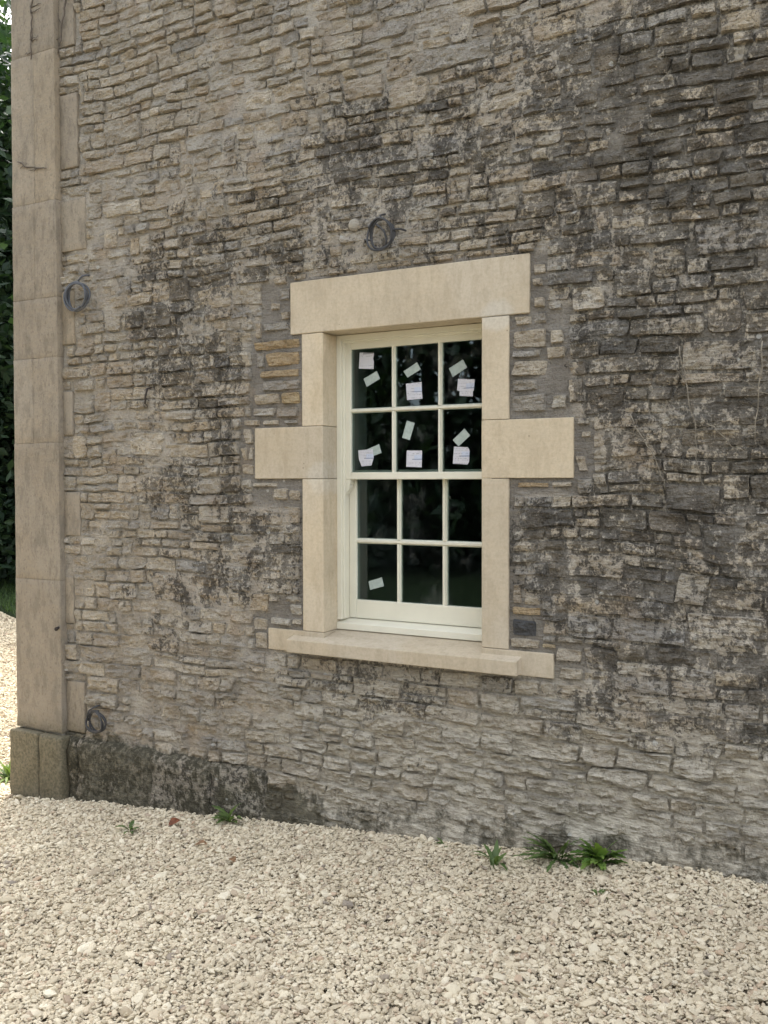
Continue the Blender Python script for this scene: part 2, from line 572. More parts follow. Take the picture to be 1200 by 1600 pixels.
# ------------------------------------------------------------------ ground
def g_h(x, y):
    x, y = np.asarray(x, float), np.asarray(y, float)
    s = 0.005 + 0.076 * np.clip(x, -2.7, 2.6) + 0.01 * np.clip(x - 2.6, 0, 4) + 0.012 * np.clip(x + 2.7, -8, 0)
    bump = 0.018 * perlin(x * 0.9, y * 0.9, 4.2) + 0.008 * perlin(x * 3.1, y * 3.1, 8.8)
    near = np.exp(-((y + 0.03) / 0.16) ** 2) * np.clip((x + 3.0) * 5, 0, 1)       # chippings heaped a little along the wall
    return s + bump * np.clip(1.2 - np.abs(x) / 14, 0.2, 1) + 0.012 * near * perlin(x * 2.2, 0, 1.5)


def sheet(name, xs, ys, zf, mat):
    X, Y = np.meshgrid(xs, ys)
    v = np.stack([X.ravel(), Y.ravel(), zf(X.ravel(), Y.ravel())], 1)
    nx, ny = len(xs), len(ys)
    i = (np.arange(ny - 1)[:, None] * nx + np.arange(nx - 1)[None]).ravel()
    f = np.stack([i, i + 1, i + nx + 1, i + nx], 1)
    return obj_of(name, mesh_of(name, v, f, mat))


xs = np.unique(np.concatenate([np.linspace(-300, -14, 20), np.linspace(-14, -3.2, 40), np.linspace(-3.2, 3.4, 110), np.linspace(3.4, 14, 20), np.linspace(14, 300, 16)]))
ys = np.unique(np.concatenate([np.linspace(-300, -14, 16), np.linspace(-14, -3.4, 24), np.linspace(-3.4, 0.2, 60), np.linspace(0.2, 12, 40), np.linspace(12, 300, 18)]))
tag(sheet('gravel_ground', xs, ys, lambda a, b: g_h(a, b) - 0.022, M['gravel']), kind='structure')

# lawn under the trees beyond the drive, 5 cm above the chippings
LY = lambda x: 4.95 + 0.25 * (x + 8.2)         # lawn edge (runs away behind the house)
lx = np.linspace(-60, -3.2, 60)
lv, lf = [], []
for i, x in enumerate(lx):
    e = float(4.95 - 0.5 * (x + 8.4)) if x > -30 else 16.0
    lv += [(x, e, float(g_h(x, e)) - 0.05), (x, e + 0.03, float(g_h(x, e)) + 0.03), (x, 80.0, float(g_h(x, 60)) + 0.25)]
for i in range(len(lx) - 1):
    for k in range(2):
        a = i * 3 + k
        lf.append((a, a + 3, a + 4, a + 1))
tag(obj_of('lawn', mesh_of('lawn', lv, lf, M['lawn'])), kind='structure')


tag(sheet('lawn', np.linspace(-40, 20, 50), np.linspace(-60, -6.4, 40), lambda a, b: g_h(a, b) + 0.03 + 0.02 * perlin(a * 0.7, b * 0.7, 3.0), M['lawn']), kind='structure')  # unseen dark ground, added behind the camera to darken the lower panes


def pebble_field():
    pts = []
    def scatter(x0, x1, y0, y1, dens, s_mul, layer, keep=None):
        n = int((x1 - x0) * (y1 - y0) * dens)
        x, y = rng.uniform(x0, x1, n), rng.uniform(y0, y1, n)
        if keep is not None:
            k = keep(x, y)
            x, y = x[k], y[k]
        s = np.clip(rng.lognormal(math.log(0.0050), 0.40, len(x)), 0.0028, 0.016) * s_mul
        pts.append((x, y, g_h(x, y) + layer + rng.uniform(-0.005, 0.006, len(x)), s))
    near = lambda x, y: ((x - 2.02) * 0.876 + (y + 3.68) * 0.481 < 3.0) & (((x - 2.02) * -0.481 + (y + 3.68) * 0.876) > 1.6) & \
        (((x - 2.02) * -0.876 - (y + 3.68) * 0.481) < 1.0 + 0.52 * ((x - 2.02) * -0.481 + (y + 3.68) * 0.876)) & (y < 0.02)
    scatter(-4.2, 3.2, -3.2, 0.03, 11000, 1.0, -0.007, near)
    scatter(-4.2, 3.2, -3.2, 0.03, 6600, 1.0, 0.0, near)
    scatter(-4.2, 3.2, -3.2, 0.03, 500, 1.5, 0.004, near)
    left = lambda x, y: (x < -2.42) & (y > -0.6 + 0.0 * x) & (y < 4.9 - 0.5 * (x + 8.4)) & (np.abs(y + 3.68 + (x - 2.02) * 0.82) < 1.6 + 0.14 * -x)
    scatter(-5.4, -2.42, -0.6, 3.5, 5200, 1.1, 0.0, left)
    scatter(-9.6, -5.4, 0.5, 6.0, 2600, 1.4, 0.0, left)
    scatter(-9.0, -0.5, -3.6, 4.0, 1700, 1.35, -0.002, lambda x, y: ~near(x, y) & ~left(x, y) & ((y < -0.05) | (x < -2.42)) & (y < 4.8 - 0.5 * (x + 8.4)))
    x, y, z, s = (np.concatenate(a) for a in zip(*pts))
    n = len(x)
    me = bpy.data.meshes.new('gravel')
    me.vertices.add(n)
    me.vertices.foreach_set('co', np.stack([x, y, z], 1).astype(np.float32).ravel())
    a = me.attributes.new('rot', 'FLOAT_VECTOR', 'POINT')
    rot = np.stack([rng.normal(0, 0.34, n), rng.normal(0, 0.34, n), rng.uniform(0, 6.28, n)], 1)
    a.data.foreach_set('vector', rot.astype(np.float32).ravel())
    a = me.attributes.new('scl', 'FLOAT_VECTOR', 'POINT')
    sc = np.stack([s * rng.uniform(0.95, 1.45, n), s * rng.uniform(0.75, 1.05, n), s * rng.uniform(0.36, 0.66, n)], 1)
    a.data.foreach_set('vector', sc.astype(np.float32).ravel())
    a = me.attributes.new('idx', 'INT', 'POINT')
    a.data.foreach_set('value', rng.integers(0, 10, n).astype(np.int32))
    me.materials.append(M['pebble'])
    o = obj_of('gravel', me)
    tag(o, 'loose pale limestone chippings covering the drive', 'gravel', kind='stuff')
    ng = bpy.data.node_groups.new('scatter_chippings', 'GeometryNodeTree')
    ng.interface.new_socket('Geometry', in_out='INPUT', socket_type='NodeSocketGeometry')
    ng.interface.new_socket('Geometry', in_out='OUTPUT', socket_type='NodeSocketGeometry')
    N, L = ng.nodes, ng.links
    gi, go = N.new('NodeGroupInput'), N.new('NodeGroupOutput')
    g2i = N.new('GeometryNodeGeometryToInstance')
    for k in range(10):
        ico = N.new('GeometryNodeMeshIcoSphere')
        ico.inputs['Radius'].default_value = 1.0
        ico.inputs['Subdivisions'].default_value = 2
        nz = N.new('ShaderNodeTexNoise')
        nz.noise_dimensions = '4D'
        nz.inputs['W'].default_value = 3.1 * k + 0.7
        nz.inputs['Scale'].default_value = 1.1
        nz.inputs['Detail'].default_value = 1.5
        sub = N.new('ShaderNodeVectorMath')
        sub.operation = 'SUBTRACT'
        sub.inputs[1].default_value = (0.5, 0.5, 0.5)
        scl = N.new('ShaderNodeVectorMath')
        scl.operation = 'SCALE'
        scl.inputs['Scale'].default_value = 2.3
        sp = N.new('GeometryNodeSetPosition')
        hull = N.new('GeometryNodeConvexHull')
        L.new(nz.outputs['Color'], sub.inputs[0])
        L.new(sub.outputs[0], scl.inputs[0])
        L.new(ico.outputs['Mesh'], sp.inputs['Geometry'])
        L.new(scl.outputs[0], sp.inputs['Offset'])
        L.new(sp.outputs[0], hull.inputs[0])
        L.new(hull.outputs[0], g2i.inputs[0])
    iop = N.new('GeometryNodeInstanceOnPoints')
    iop.inputs['Pick Instance'].default_value = True
    def named(nm, ty):
        q = N.new('GeometryNodeInputNamedAttribute')
        q.data_type = ty
        q.inputs['Name'].default_value = nm
        return [s for s in q.outputs if s.enabled and s.name == 'Attribute'][0]
    L.new(gi.outputs[0], iop.inputs['Points'])
    L.new(g2i.outputs[0], iop.inputs['Instance'])
    L.new(named('idx', 'INT'), iop.inputs['Instance Index'])
    L.new(named('rot', 'FLOAT_VECTOR'), iop.inputs['Rotation'])
    L.new(named('scl', 'FLOAT_VECTOR'), iop.inputs['Scale'])
    sm = N.new('GeometryNodeSetMaterial')
    sm.inputs['Material'].default_value = M['pebble']
    L.new(iop.outputs[0], sm.inputs[0])
    L.new(sm.outputs[0], go.inputs[0])
    o.modifiers.new('scatter', 'NODES').node_group = ng
    print('pebbles', n)


pebble_field()

# ------------------------------------------------------------------ the house
house = tag(empty('stone_house', (0, 0, 0)), 'old rubble stone house wall with dressed window surround and corner pilaster', 'house')

# rectangles in wall coordinates (x0, x1, z0, z1), metres
LINTEL = (-0.498, 0.694, 2.302, 2.550)
OPEN = (-0.317, 0.482, 0.895, 2.302)
DRESSED = [(-0.520, 0.716, 2.302, 2.560), (-0.452, 0.622, 0.790, 2.302), (-0.725, 0.897, 1.610, 1.878), (-0.650, 0.814, 0.780, 0.902)]
QUOINS = [(-2.030, -1.905, 3.98, 4.36), (-2.030, -1.886, 3.320, 3.728), (-2.030, -1.830, 2.869, 3.155), (-2.030, -1.925, 2.36, 2.66), (-2.030, -1.945, 1.86, 2.11),
          (-2.030, -1.896, 1.306, 1.553), (-2.030, -1.952, 0.817, 1.084), (-2.030, -1.878, 0.213, 0.502)]
PATCH = [(-0.732, -0.43, 1.87, 2.30), (-0.80, -0.73, 1.87, 1.92), (-0.80, -0.71, 1.62, 1.87), (-0.73, -0.43, 1.510, 1.62), (-0.665, -0.5, 2.31, 2.545), (0.60, 0.86, 1.87, 2.305),
         (0.69, 0.768, 2.305, 2.53), (0.88, 0.962, 1.62, 1.83), (0.60, 0.90, 1.575, 1.62), (0.60, 0.75, 0.895, 1.09), (0.745, 0.926, 0.79, 0.94),
         (-0.635, -0.43, 0.90, 1.025), (-0.725, -0.635, 0.785, 0.95)]
PLINTH = (-2.05, -0.66, -0.5, 0.185)
HAND = [(-0.71, -0.455, 2.242, 2.285, 'o'), (-0.641, -0.455, 2.161, 2.228, 'o'), (-0.68, -0.456, 2.107, 2.147, 'o'), (-0.669, -0.456, 2.042, 2.094, 'g'), (-0.715, -0.56, 1.981, 2.033, 'b'), (-0.549, -0.449, 1.978, 2.036, 'y'), (-0.727, -0.598, 1.923, 1.966, 'w'), (-0.586, -0.461, 1.912, 1.967, 'g'), (-0.782, -0.685, 1.882, 1.91, 'b'), (-0.663, -0.576, 1.878, 1.906, 'b'), (-0.538, -0.464, 1.884, 1.902, 'w'), (-0.779, -0.732, 1.791, 1.866, 'b'), (-0.748, -0.725, 1.716, 1.775, 'w'), (-0.795, -0.76, 1.71, 1.776, 'b'), (-0.792, -0.722, 1.64, 1.694, 'b'), (-0.726, -0.585, 1.581, 1.603, 'b'), (-0.608, -0.518, 1.516, 1.575, 'b'), (-0.514, -0.455, 1.517, 1.569, 'b'), (-0.702, -0.656, 2.159, 2.232, 'g'), (-0.568, -0.505, 2.471, 2.532, 'g'), (-0.557, -0.505, 2.379, 2.419, 'b'), (-0.652, -0.513, 2.328, 2.374, 'g'), (-0.613, -0.564, 2.43, 2.466, 'b'), (0.628, 0.701, 2.255, 2.298, 'b'), (0.706, 0.767, 2.254, 2.302, 'g'), (0.622, 0.764, 2.16, 2.237, 'b'), (0.616, 0.745, 2.121, 2.153, 'g'), (0.622, 0.773, 2.046, 2.11, 'b'), (0.62, 0.726, 1.984, 2.034, 'g'), (0.614, 0.768, 1.895, 1.97, 'g'), (0.792, 0.854, 1.906, 1.963, 'w'), (0.781, 0.835, 2.17, 2.228, 'b'), (0.77, 0.843, 2.11, 2.16, 'b'), (0.706, 0.761, 2.462, 2.504, 'b'), (0.709, 0.753, 2.41, 2.444, 'b'), (0.709, 0.758, 2.325, 2.367, 'b'), (0.911, 0.956, 1.783, 1.809, 'b'), (0.895, 0.94, 1.647, 1.714, 'b'), (0.64, 0.771, 1.584, 1.605, 'o'), (0.79, 0.88, 1.584, 1.605, 'b'), (0.624, 0.742, 1.048, 1.083, 'o'), (0.618, 0.723, 0.956, 1.028, 'k'), (0.613, 0.737, 0.91, 0.948, 'b'), (0.754, 0.809, 0.917, 0.935, 'y'), (0.814, 0.919, 0.869, 0.924, 'b'), (0.825, 0.922, 0.798, 0.848, 'b'), (-0.627, -0.507, 0.915, 0.95, 'w'), (-0.5, -0.441, 0.922, 0.953, 'b'), (-0.51, -0.44, 0.968, 1.021, 'w'), (-0.72, -0.647, 0.882, 0.941, 'b'), (-0.72, -0.643, 0.793, 0.869, 'b')]
HCOL = {'o': 0.83, 'y': 0.89, 'w': 0.945, 'g': 0.60, 'k': 0.99, 'b': 0.36}
BLOBS = [(-1.37, 2.48, 0.19), (-0.98, 2.64, 0.19), (-0.59, 2.9, 0.26), (-0.41, 2.97, 0.19), (-0.2, 3.05, 0.29), (0.13, 2.94, 0.29), (0.32, 3.05, 0.29), (0.56, 2.74, 0.19), (0.67, 2.91, 0.29), (0.89, 3.08, 0.38), (1.14, 2.86, 0.48), (1.38, 2.94, 0.48), (1.5, 2.56, 0.38), (1.27, 2.35, 0.38), (0.89, 2.44, 0.19), (0.89, 2.11, 0.19), (1.15, 2.09, 0.38), (1.5, 1.97, 0.32), (1.15, 1.54, 0.32), (1.39, 1.3, 0.48), (0.89, 1.22, 0.29), (1.02, 0.97, 0.26), (1.51, 1.01, 0.26), (-0.6, 2.02, 0.1), (-0.99, 2.19, 0.16), (-0.91, 1.97, 0.13), (-0.79, 1.49, 0.19), (-0.6, 1.24, 0.16), (-1.0, 1.13, 0.13), (-0.56, 2.69, 0.16), (-1.28, 2.18, 0.13), (-0.07, 0.65, 0.19), (0.7, 3.43, 0.19), (1.04, 3.18, 0.19), (-0.59, 2.38, 0.13), (-0.87, 1.77, 0.13), (-1.2, 1.55, 0.13), (2.1, 2.6, 0.6), (2.1, 1.6, 0.6), (1.9, 3.4, 0.5)]


def rect_dist(x, z, r):
    dx = np.maximum(np.maximum(r[0] - x, x - r[1]), 0)
    dz = np.maximum(np.maximum(r[2] - z, z - r[3]), 0)
    return np.hypot(dx, dz)


def stain_f(x, z):
    s = 0 * x
    for bx, bz, br in BLOBS:
        s = np.maximum(s, np.exp(-((x - bx) ** 2 + (z - bz) ** 2) / (br * 1.45) ** 2))
    s = 0.424 + 0.105 * s + 0.045 * perlin(x * 2.1, z * 1.6, 2.2) + 0.03 * sstep(0.6, 1.1, x)
    s = s - 0.06 * sstep(-1.35, -1.95, x) - 0.05 * sstep(3.0, 3.6, z) * sstep(1.3, -0.6, x)  # cleaner by the pilaster; upper left paled, partly glare put into the colour
    s = s - 0.10 * sstep(0.7, 0.3, z)
    for r in PATCH:
        s = s - 0.12 * sstep(0.06, 0.0, rect_dist(x, z, r))
    return s


def moss_f(x, z):
    return 0.80 * sstep(0.42, 0.02, z) * sstep(-0.2, -1.0, x) + 0.52 * sstep(0.30, 0.08, z - 0.076 * x) + 0.22 * sstep(-1.2, -1.9, x) * sstep(0.9, 0.3, z)


def dust_f(x, z):
    return sstep(0.95, 0.45, z + 0.12 * perlin(x * 1.5, z * 1.5, 7.7)) * sstep(-1.0, -0.2, x + 0.2 * perlin(x * 2, z * 2, 1.1)) * 0.85


def rep_f(x, z):
    d = 9.0 + 0 * x
    for r in PATCH + [(-0.52, 0.716, 2.302, 2.56), (-0.47, 0.64, 0.9, 2.302)]:
        d = np.minimum(d, rect_dist(x, z, r))
    return sstep(0.035, 0.008, d + 0.02 * perlin(x * 9, z * 9, 3.3))


FIXED = DRESSED + PATCH + QUOINS


def fade_f(x, z):
    d = 9.0 + 0 * x
    for r in FIXED:
        d = np.minimum(d, rect_dist(x, z, r))
    d = np.minimum(d, np.abs(x + 2.03))
    return sstep(0.0, 0.22, d)


def warp(x, z):
    f = fade_f(x, z)
    dz = 0.022 * perlin(x * 0.8, z * 0.8, 1.2) + 0.015 * perlin(x * 2.6, z * 2.6, 4.4) + 0.004 * perlin(x * 9, z * 9, 6.1)
    dx = 0.02 * perlin(x * 1.7, z * 1.7, 9.4) + 0.012 * perlin(x * 5, z * 7, 3.9)
    return x + dx * f, z + dz * f


def wall_wave(x, z):
    return 0.008 * perlin(x * 1.1, z * 1.1, 12.5) * fade_f(x, z)


def mortar_y(x, z):
    y = wall_wave(x, z) + 0.0035 * fbm(x * 14, z * 22, 5.5, 3) + 0.003
    # rough cement haunch low down
    gl = 0.005 + 0.076 * np.clip(x, -2.7, 2.6)
    k = sstep(0.26, 0.02, z - gl + 0.10 * perlin(x * 1.6, z * 3, 2.7)) * sstep(-0.8, -0.4, x)
    y = y - k * (0.017 + 0.011 * fbm(x * 5, z * 13, 1.4, 4))
    # flush pointing smeared over old work
    sm = sstep(-0.35, 0.35, perlin(x * 1.9, z * 2.4, 15.1) + 0.5 * perlin(x * 7, z * 7, 5.1)) * (1 - rep_f(x, z))
    y = y - 0.0120 * sm
    return y - 0.004 * rep_f(x, z)


def subtract(rects, b):
    out = []
    for (x0, x1, z0, z1) in rects:
        if b[0] >= x1 or b[1] <= x0 or b[2] >= z1 or b[3] <= z0:
            out.append((x0, x1, z0, z1))
            continue
        if b[0] > x0: out.append((x0, b[0], z0, z1))
        if b[1] < x1: out.append((b[1], x1, z0, z1))
        a0, a1 = max(x0, b[0]), min(x1, b[1])
        if b[3] < z1: out.append((a0, a1, b[3], z1))
        if b[2] > z0: out.append((a0, a1, z0, b[2]))
    return out


def layout(xa, xb, za, zb, blockers):
    rr = random.Random(4)
    cells, z, jump = [], za, []
    while z < zb:
        low = z < 0.62
        h = rr.uniform(0.06, 0.10) if low else rr.choice([rr.uniform(0.044, 0.058), rr.uniform(0.054, 0.074), rr.uniform(0.062, 0.095)])
        nxt = []
        x = xa - rr.uniform(0, 0.2)
        while x < xb:
            w = min(0.44, max(0.07, h * rr.choice([rr.uniform(1.1, 2.0), rr.uniform(1.8, 3.0), rr.uniform(2.6, 4.2)])))
            z1 = z + h
            r = rr.random()
            if r < 0.07 and not low:
                z1 = z + h * 1.0 + rr.uniform(0.04, 0.06)
                nxt.append((x, x + w, z + h, z1))
                cs = [(x, x + w, z, z1)]
            elif r < 0.25 and h > 0.076:
                m = z + h * rr.uniform(0.38, 0.62)
                if rr.random() < 0.5:
                    k = x + w * rr.uniform(0.35, 0.65)
                    cs = [(x, x + w, z, m), (x, k, m, z1), (k, x + w, m, z1)]
                else:
                    cs = [(x, x + w, z, m), (x, x + w, m, z1)]
            else:
                cs = [(x, x + w, z, z1)]
            rest = cs
            for b in jump + blockers:
                rest = subtract(rest, b)
            cells += [c for c in rest if c[1] - c[0] > 0.04 and c[3] - c[2] > 0.026]
            x += w
        jump = nxt
        z += h
    return cells


def stone_mesh(c, seed, proud, rough, gap, res=0.0115, rnd=None, roundk=None, do_warp=True):
    r = np.random.default_rng(seed)
    x0, x1, z0, z1 = c
    g = gap
    w, h = (x1 - x0) - g, (z1 - z0) - g
    cx, cz = (x0 + x1) / 2, (z0 + z1) / 2
    e = min(0.004 + 0.004 * r.random(), 0.22 * h, 0.22 * w)
    nu, nv = int(np.clip(round(w / res), 4, 32)), int(np.clip(round(h / res), 3, 14))
    def axis(L, n):
        q = np.linspace(-L / 2 + e, L / 2 - e, n)
        return np.concatenate([[-L / 2, -L / 2 + e * 0.35], q, [L / 2 - e * 0.35, L / 2]])
    ax, az = axis(w, nu), axis(h, nv)
    A, B = np.meshgrid(ax, az)
    a, b = A.ravel(), B.ravel()
    d = np.minimum(w / 2 - np.abs(a), h / 2 - np.abs(b))
    rad = (roundk if roundk is not None else r.choice([0.05, 0.10, 0.16, 0.28])) * min(w, h)
    qa, qb = np.abs(a) - (w / 2 - rad), np.abs(b) - (h / 2 - rad)
    inc = (qa > 0) & (qb > 0)
    mag = np.hypot(qa, qb)
    k = np.where(inc, np.maximum(qa, qb) / np.maximum(mag, 1e-9), 1.0)
    pa = np.where(inc, np.sign(a) * (w / 2 - rad + qa * k), a)
    pb = np.where(inc, np.sign(b) * (h / 2 - rad + qb * k), b)
    # skewed ends, sagging beds
    pa = pa + pb * r.normal(0, 0.10) + 0.007 * perlin((cx + pa) * 16, (cz + pb) * 14, seed * 0.37)
    pb = pb * (1 + r.normal(0, 0.05) * pa / max(w, 0.05)) + 0.0048 * perlin((cx + pa) * 12, (cz + pb) * 16, seed * 0.73 + 5)
    prof = sstep(0, 1, d / e)
    s, t = a / (w / 2), b / (h / 2)
    bul = r.uniform(-0.3, 0.7) * 0.007 * (1 - np.abs(s) ** 3) * (1 - t ** 2)
    tilt = r.normal(0, 0.0032) * s + r.normal(-0.0006, 0.0030) * t
    X, Z = cx + pa, cz + pb
    n1 = fbm(X * 9, Z * 20, seed * 1.7, 2)
    n2 = fbm(X * 26, Z * 60, seed * 1.1, 2)
    ridge = 1 - np.abs(perlin(X * 12, Z * 26, seed * 2.3)) * 2
    fl = perlin(X * 8 + Z * 6, Z * 15, seed * 3.1) * 3.2
    flake = (np.floor(fl) + sstep(0.75, 1.0, fl - np.floor(fl))) / 3.2        # spalled layers
    out = proud + bul + tilt + rough * (0.0055 * n1 + 0.0062 * n2 + 0.003 * ridge + 0.0085 * flake)
    out = np.maximum(out, 0.0005)
    if do_warp:
        X, Z = warp(X, Z)
    Y = wall_wave(X, Z) - out * prof + 0.014 * (1 - prof) - 0.003
    n = len(ax)
    m = len(az)
    i = (np.arange(m - 1)[:, None] * n + np.arange(n - 1)[None]).ravel()
    f = np.stack([i, i + 1, i + n + 1, i + n], 1)
    V = np.stack([X, Y, Z], 1)
    return V, f, (r.random() * 0.78 if rnd is None else rnd), r.random()


def wall_attrs(V, rnd, rnd2, clean=0.0):
    x, z = V[:, 0], V[:, 2]
    return {'rnd': np.full(len(V), rnd), 'rnd2': np.full(len(V), rnd2), 'stain': stain_f(x, z) - clean,
            'moss': moss_f(x, z), 'dust': dust_f(x, z), 'rep': rep_f(x, z)}


# mortar backing of the front wall, with the window opening left out
def mortar_wall():
    gx = np.unique(np.concatenate([np.arange(-2.10, 3.0, 0.026), np.linspace(3.0, 7.0, 20), [OPEN[0] - 0.04, OPEN[1] + 0.04]]))
    gz = np.unique(np.concatenate([np.arange(-0.45, 4.95, 0.024), np.linspace(4.95, 6.4, 12), [OPEN[2] - 0.04, OPEN[3] + 0.04]]))
    X, Z = np.meshgrid(gx, gz)
    x, z = X.ravel(), Z.ravel()
    V = np.stack([x, mortar_y(x, z), z], 1)
    n, m = len(gx), len(gz)
    I, J = np.meshgrid(np.arange(n - 1), np.arange(m - 1))
    mx, mz = (gx[I] + gx[I + 1]) / 2, (gz[J] + gz[J + 1]) / 2
    keep = ~((mx > OPEN[0] - 0.04) & (mx < OPEN[1] + 0.04) & (mz > OPEN[2] - 0.04) & (mz < OPEN[3] + 0.04))
    i = (J * n + I)[keep]
    f = np.stack([i, i + 1, i + n + 1, i + n], 1)
    return obj_of('wall', mesh_of('wall', V, f, M['mortar'], True, wall_attrs(V, 0.3, 0.45)), house)


wall = mortar_wall()
wall['label'] = 'weathered rubble front wall streaked with black lichen'

cells = layout(-2.03, 2.75, -0.16, 4.85, DRESSED + PATCH + QUOINS + [PLINTH, (-9, -2.03, -9, 9)])
camp = np.array(cam.matrix_world.translation)
FW, RT, UP = np.array(fw), np.array(rt2), np.array(up2)


def px_area(c):
    p = np.array([(c[0] + c[1]) / 2, 0, (c[2] + c[3]) / 2]) - camp
    d = p @ FW
    u, v = 1450 * (p @ RT) / d, 1450 * (p @ UP) / d
    ins = abs(u) < 600 and abs(v) < 800
    return (c[1] - c[0]) * (c[3] - c[2]) * (1450 / d) ** 2 * (1 if ins else 0.001)


hand_cells = [(c[:4], HCOL[c[4]]) for c in HAND]
todo = [(px_area(c), c, None, i) for i, c in enumerate(cells)] + [(px_area(c) * 3, c, k, 9000 + i) for i, (c, k) in enumerate(hand_cells)]
todo.sort(key=lambda q: -q[0])
rest = []
for rank, (area, c, hk, sd) in enumerate(todo):
    low = sstep(0.75, 0.45, c[2])
    if hk is None:
        V, f, r1, r2 = stone_mesh(c, sd, 0.0045 + 0.011 * ((sd * 7919) % 101) / 101, 1.2 + 0.7 * float(low), 0.002 + 0.004 * ((sd * 31) % 11) / 11)
        cl = 0.0
    else:
        V, f, r1, r2 = stone_mesh(c, sd, 0.008, 0.9, -0.002, 0.010, hk + random.uniform(-0.01, 0.01), 0.16)
        cl = 0.0
    if rank < 296:
        obj_of('stone', mesh_of('stone', V, f, M['stone'], False, wall_attrs(V, r1, r2, cl)), wall)
    else:
        rest.append((V, f, r1, r2))
print('stones', len(todo))
off, VV, FF, A1, A2 = 0, [], [], [], []
for V, f, r1, r2 in rest:
    VV.append(V); FF.append(f + off); off += len(V)
    A1.append(np.full(len(V), r1)); A2.append(np.full(len(V), r2))
VV, FF = np.concatenate(VV), np.concatenate(FF)
at = wall_attrs(VV, 0, 0)
at['rnd'], at['rnd2'] = np.concatenate(A1), np.concatenate(A2)
o = obj_of('rubble_stones', mesh_of('rubble_stones', VV, FF, M['stone'], False, at), wall)
o['kind'] = 'stuff'

# ---- dressed limestone round the window
FY = -0.014          # face of the new blocks, a little proud of the mortar


def block(name, x0, x1, z0, z1, y0, y1, mat, parent, bevel=0.004, attrs=None):
    return MB().box(x0, x1, y0, y1, z0, z1).build(name, mat, parent, bevel, 2, False, attrs)


A0 = {'stain': 0.0, 'moss': 0.0}
block('lintel', LINTEL[0], LINTEL[1], 2.304, 2.550, FY, 0.25, M['bath'], house, 0.004, A0)
for sx, (a, b) in ((-1, (-0.434, -0.317)), (1, (0.482, 0.604))):
    block('jamb_stone', a, b, 1.869, 2.3015, FY + 0.001, 0.23, M['bath'], house, 0.003, A0)
    if sx < 0:
        block('jamb_stone', -0.710, -0.317, 1.6215, 1.8670, FY - 0.001, 0.23, M['bath'], house, 0.003, A0)
    else:
        block('jamb_stone', 0.482, 0.883, 1.6215, 1.8710 - 0.004, FY - 0.001, 0.23, M['bath'], house, 0.003, A0)
    block('jamb_stone', a, b, 0.8985, 1.6195, FY + 0.001, 0.23, M['bath'], house, 0.003, A0)
# sill stone: flush stools under the jambs, weathered top between, projecting nosing
s = MB()
s.box(-0.636, -0.317, FY, 0.23, 0.794, 0.8965)
s.box(0.482, 0.802, FY, 0.23, 0.794, 0.8965)
s.prism_x([(0.24, 0.8), (0.24, 0.905), (0.11, 0.897), (-0.02, 0.872), (-0.02, 0.8)], -0.3165, 0.4815)
s.prism_x([(0.03, 0.8005), (0.03, 0.8815), (-0.072, 0.861), (-0.072, 0.8005)], -0.489, 0.663)
s.build('window_sill', M['bath'], house, 0.003, 2, False, A0)

# ---- corner pilaster of old ashlar
pcore = MB().box(-2.366, -2.030, -0.036, 0.30, -0.4, 6.4).build('pilaster', M['mortar'], house, 0, attrs={'rnd': .3, 'rnd2': .4, 'stain': .2, 'moss': 0, 'dust': 0, 'rep': 0})
pcore['label'] = 'flat corner pilaster of large old limestone blocks'


def rough_block(name, x0, x1, z0, z1, y0, y1, mat, parent, seed, amp=0.003, res=0.03, st=0.0, mo=None, bev=0.008):
    """a box with slightly worn faces and rounded edges, finely divided"""
    r = np.random.default_rng(seed)
    bm = bmesh.new()
    bmesh.ops.create_cube(bm, size=1.0)
    sx, sy, sz = x1 - x0, y1 - y0, z1 - z0
    for v in bm.verts:
        v.co = Vector((v.co.x * sx, v.co.y * sy, v.co.z * sz))
    bmesh.ops.bevel(bm, geom=list(bm.edges), offset=bev, segments=2, affect='EDGES', profile=0.5)
    for ax, L in ((0, sx), (1, sy), (2, sz)):
        n = int(min(40, L / res))
        for k in range(1, n):
            co = [0, 0, 0]; no = [0, 0, 0]
            co[ax] = -L / 2 + L * k / n
            no[ax] = 1
            bmesh.ops.bisect_plane(bm, geom=list(bm.verts) + list(bm.edges) + list(bm.faces), plane_co=co, plane_no=no)
    me = bpy.data.meshes.new(name)
    bm.to_mesh(me)
    bm.free()
    P = np.zeros(len(me.vertices) * 3, np.float32)
    me.vertices.foreach_get('co', P)
    P = P.reshape(-1, 3).astype(float)
    W = P + np.array([(x0 + x1) / 2, (y0 + y1) / 2, (z0 + z1) / 2])
    edge = 1 - np.minimum(1, np.minimum(sx / 2 - np.abs(P[:, 0]), sz / 2 - np.abs(P[:, 2])) / 0.03)
    W[:, 1] += amp * fbm(W[:, 0] * 9, W[:, 2] * 9, seed, 3) + edge * amp * 1.5 * np.maximum(0, perlin(W[:, 0] * 25, W[:, 2] * 25, seed + 3))
    W[:, 0] += amp * 0.8 * perlin(W[:, 1] * 8 + seed, W[:, 2] * 12, seed)
    W[:, 2] += amp * 0.5 * perlin(W[:, 0] * 12, W[:, 1] * 9, seed + 7)
    me.vertices.foreach_set('co', W.astype(np.float32).ravel())
    me.materials.append(mat)
    me.polygons.foreach_set('use_smooth', np.ones(len(me.polygons), bool))
    for k, val in (('stain', np.full(len(W), st)), ('moss', moss_f(W[:, 0], W[:, 2]) * 0.8 if mo is None else np.full(len(W), mo))):
        a = me.attributes.new(k, 'FLOAT', 'POINT')
        a.data.foreach_set('value', val.astype(np.float32))
    return obj_of(name, me, parent)


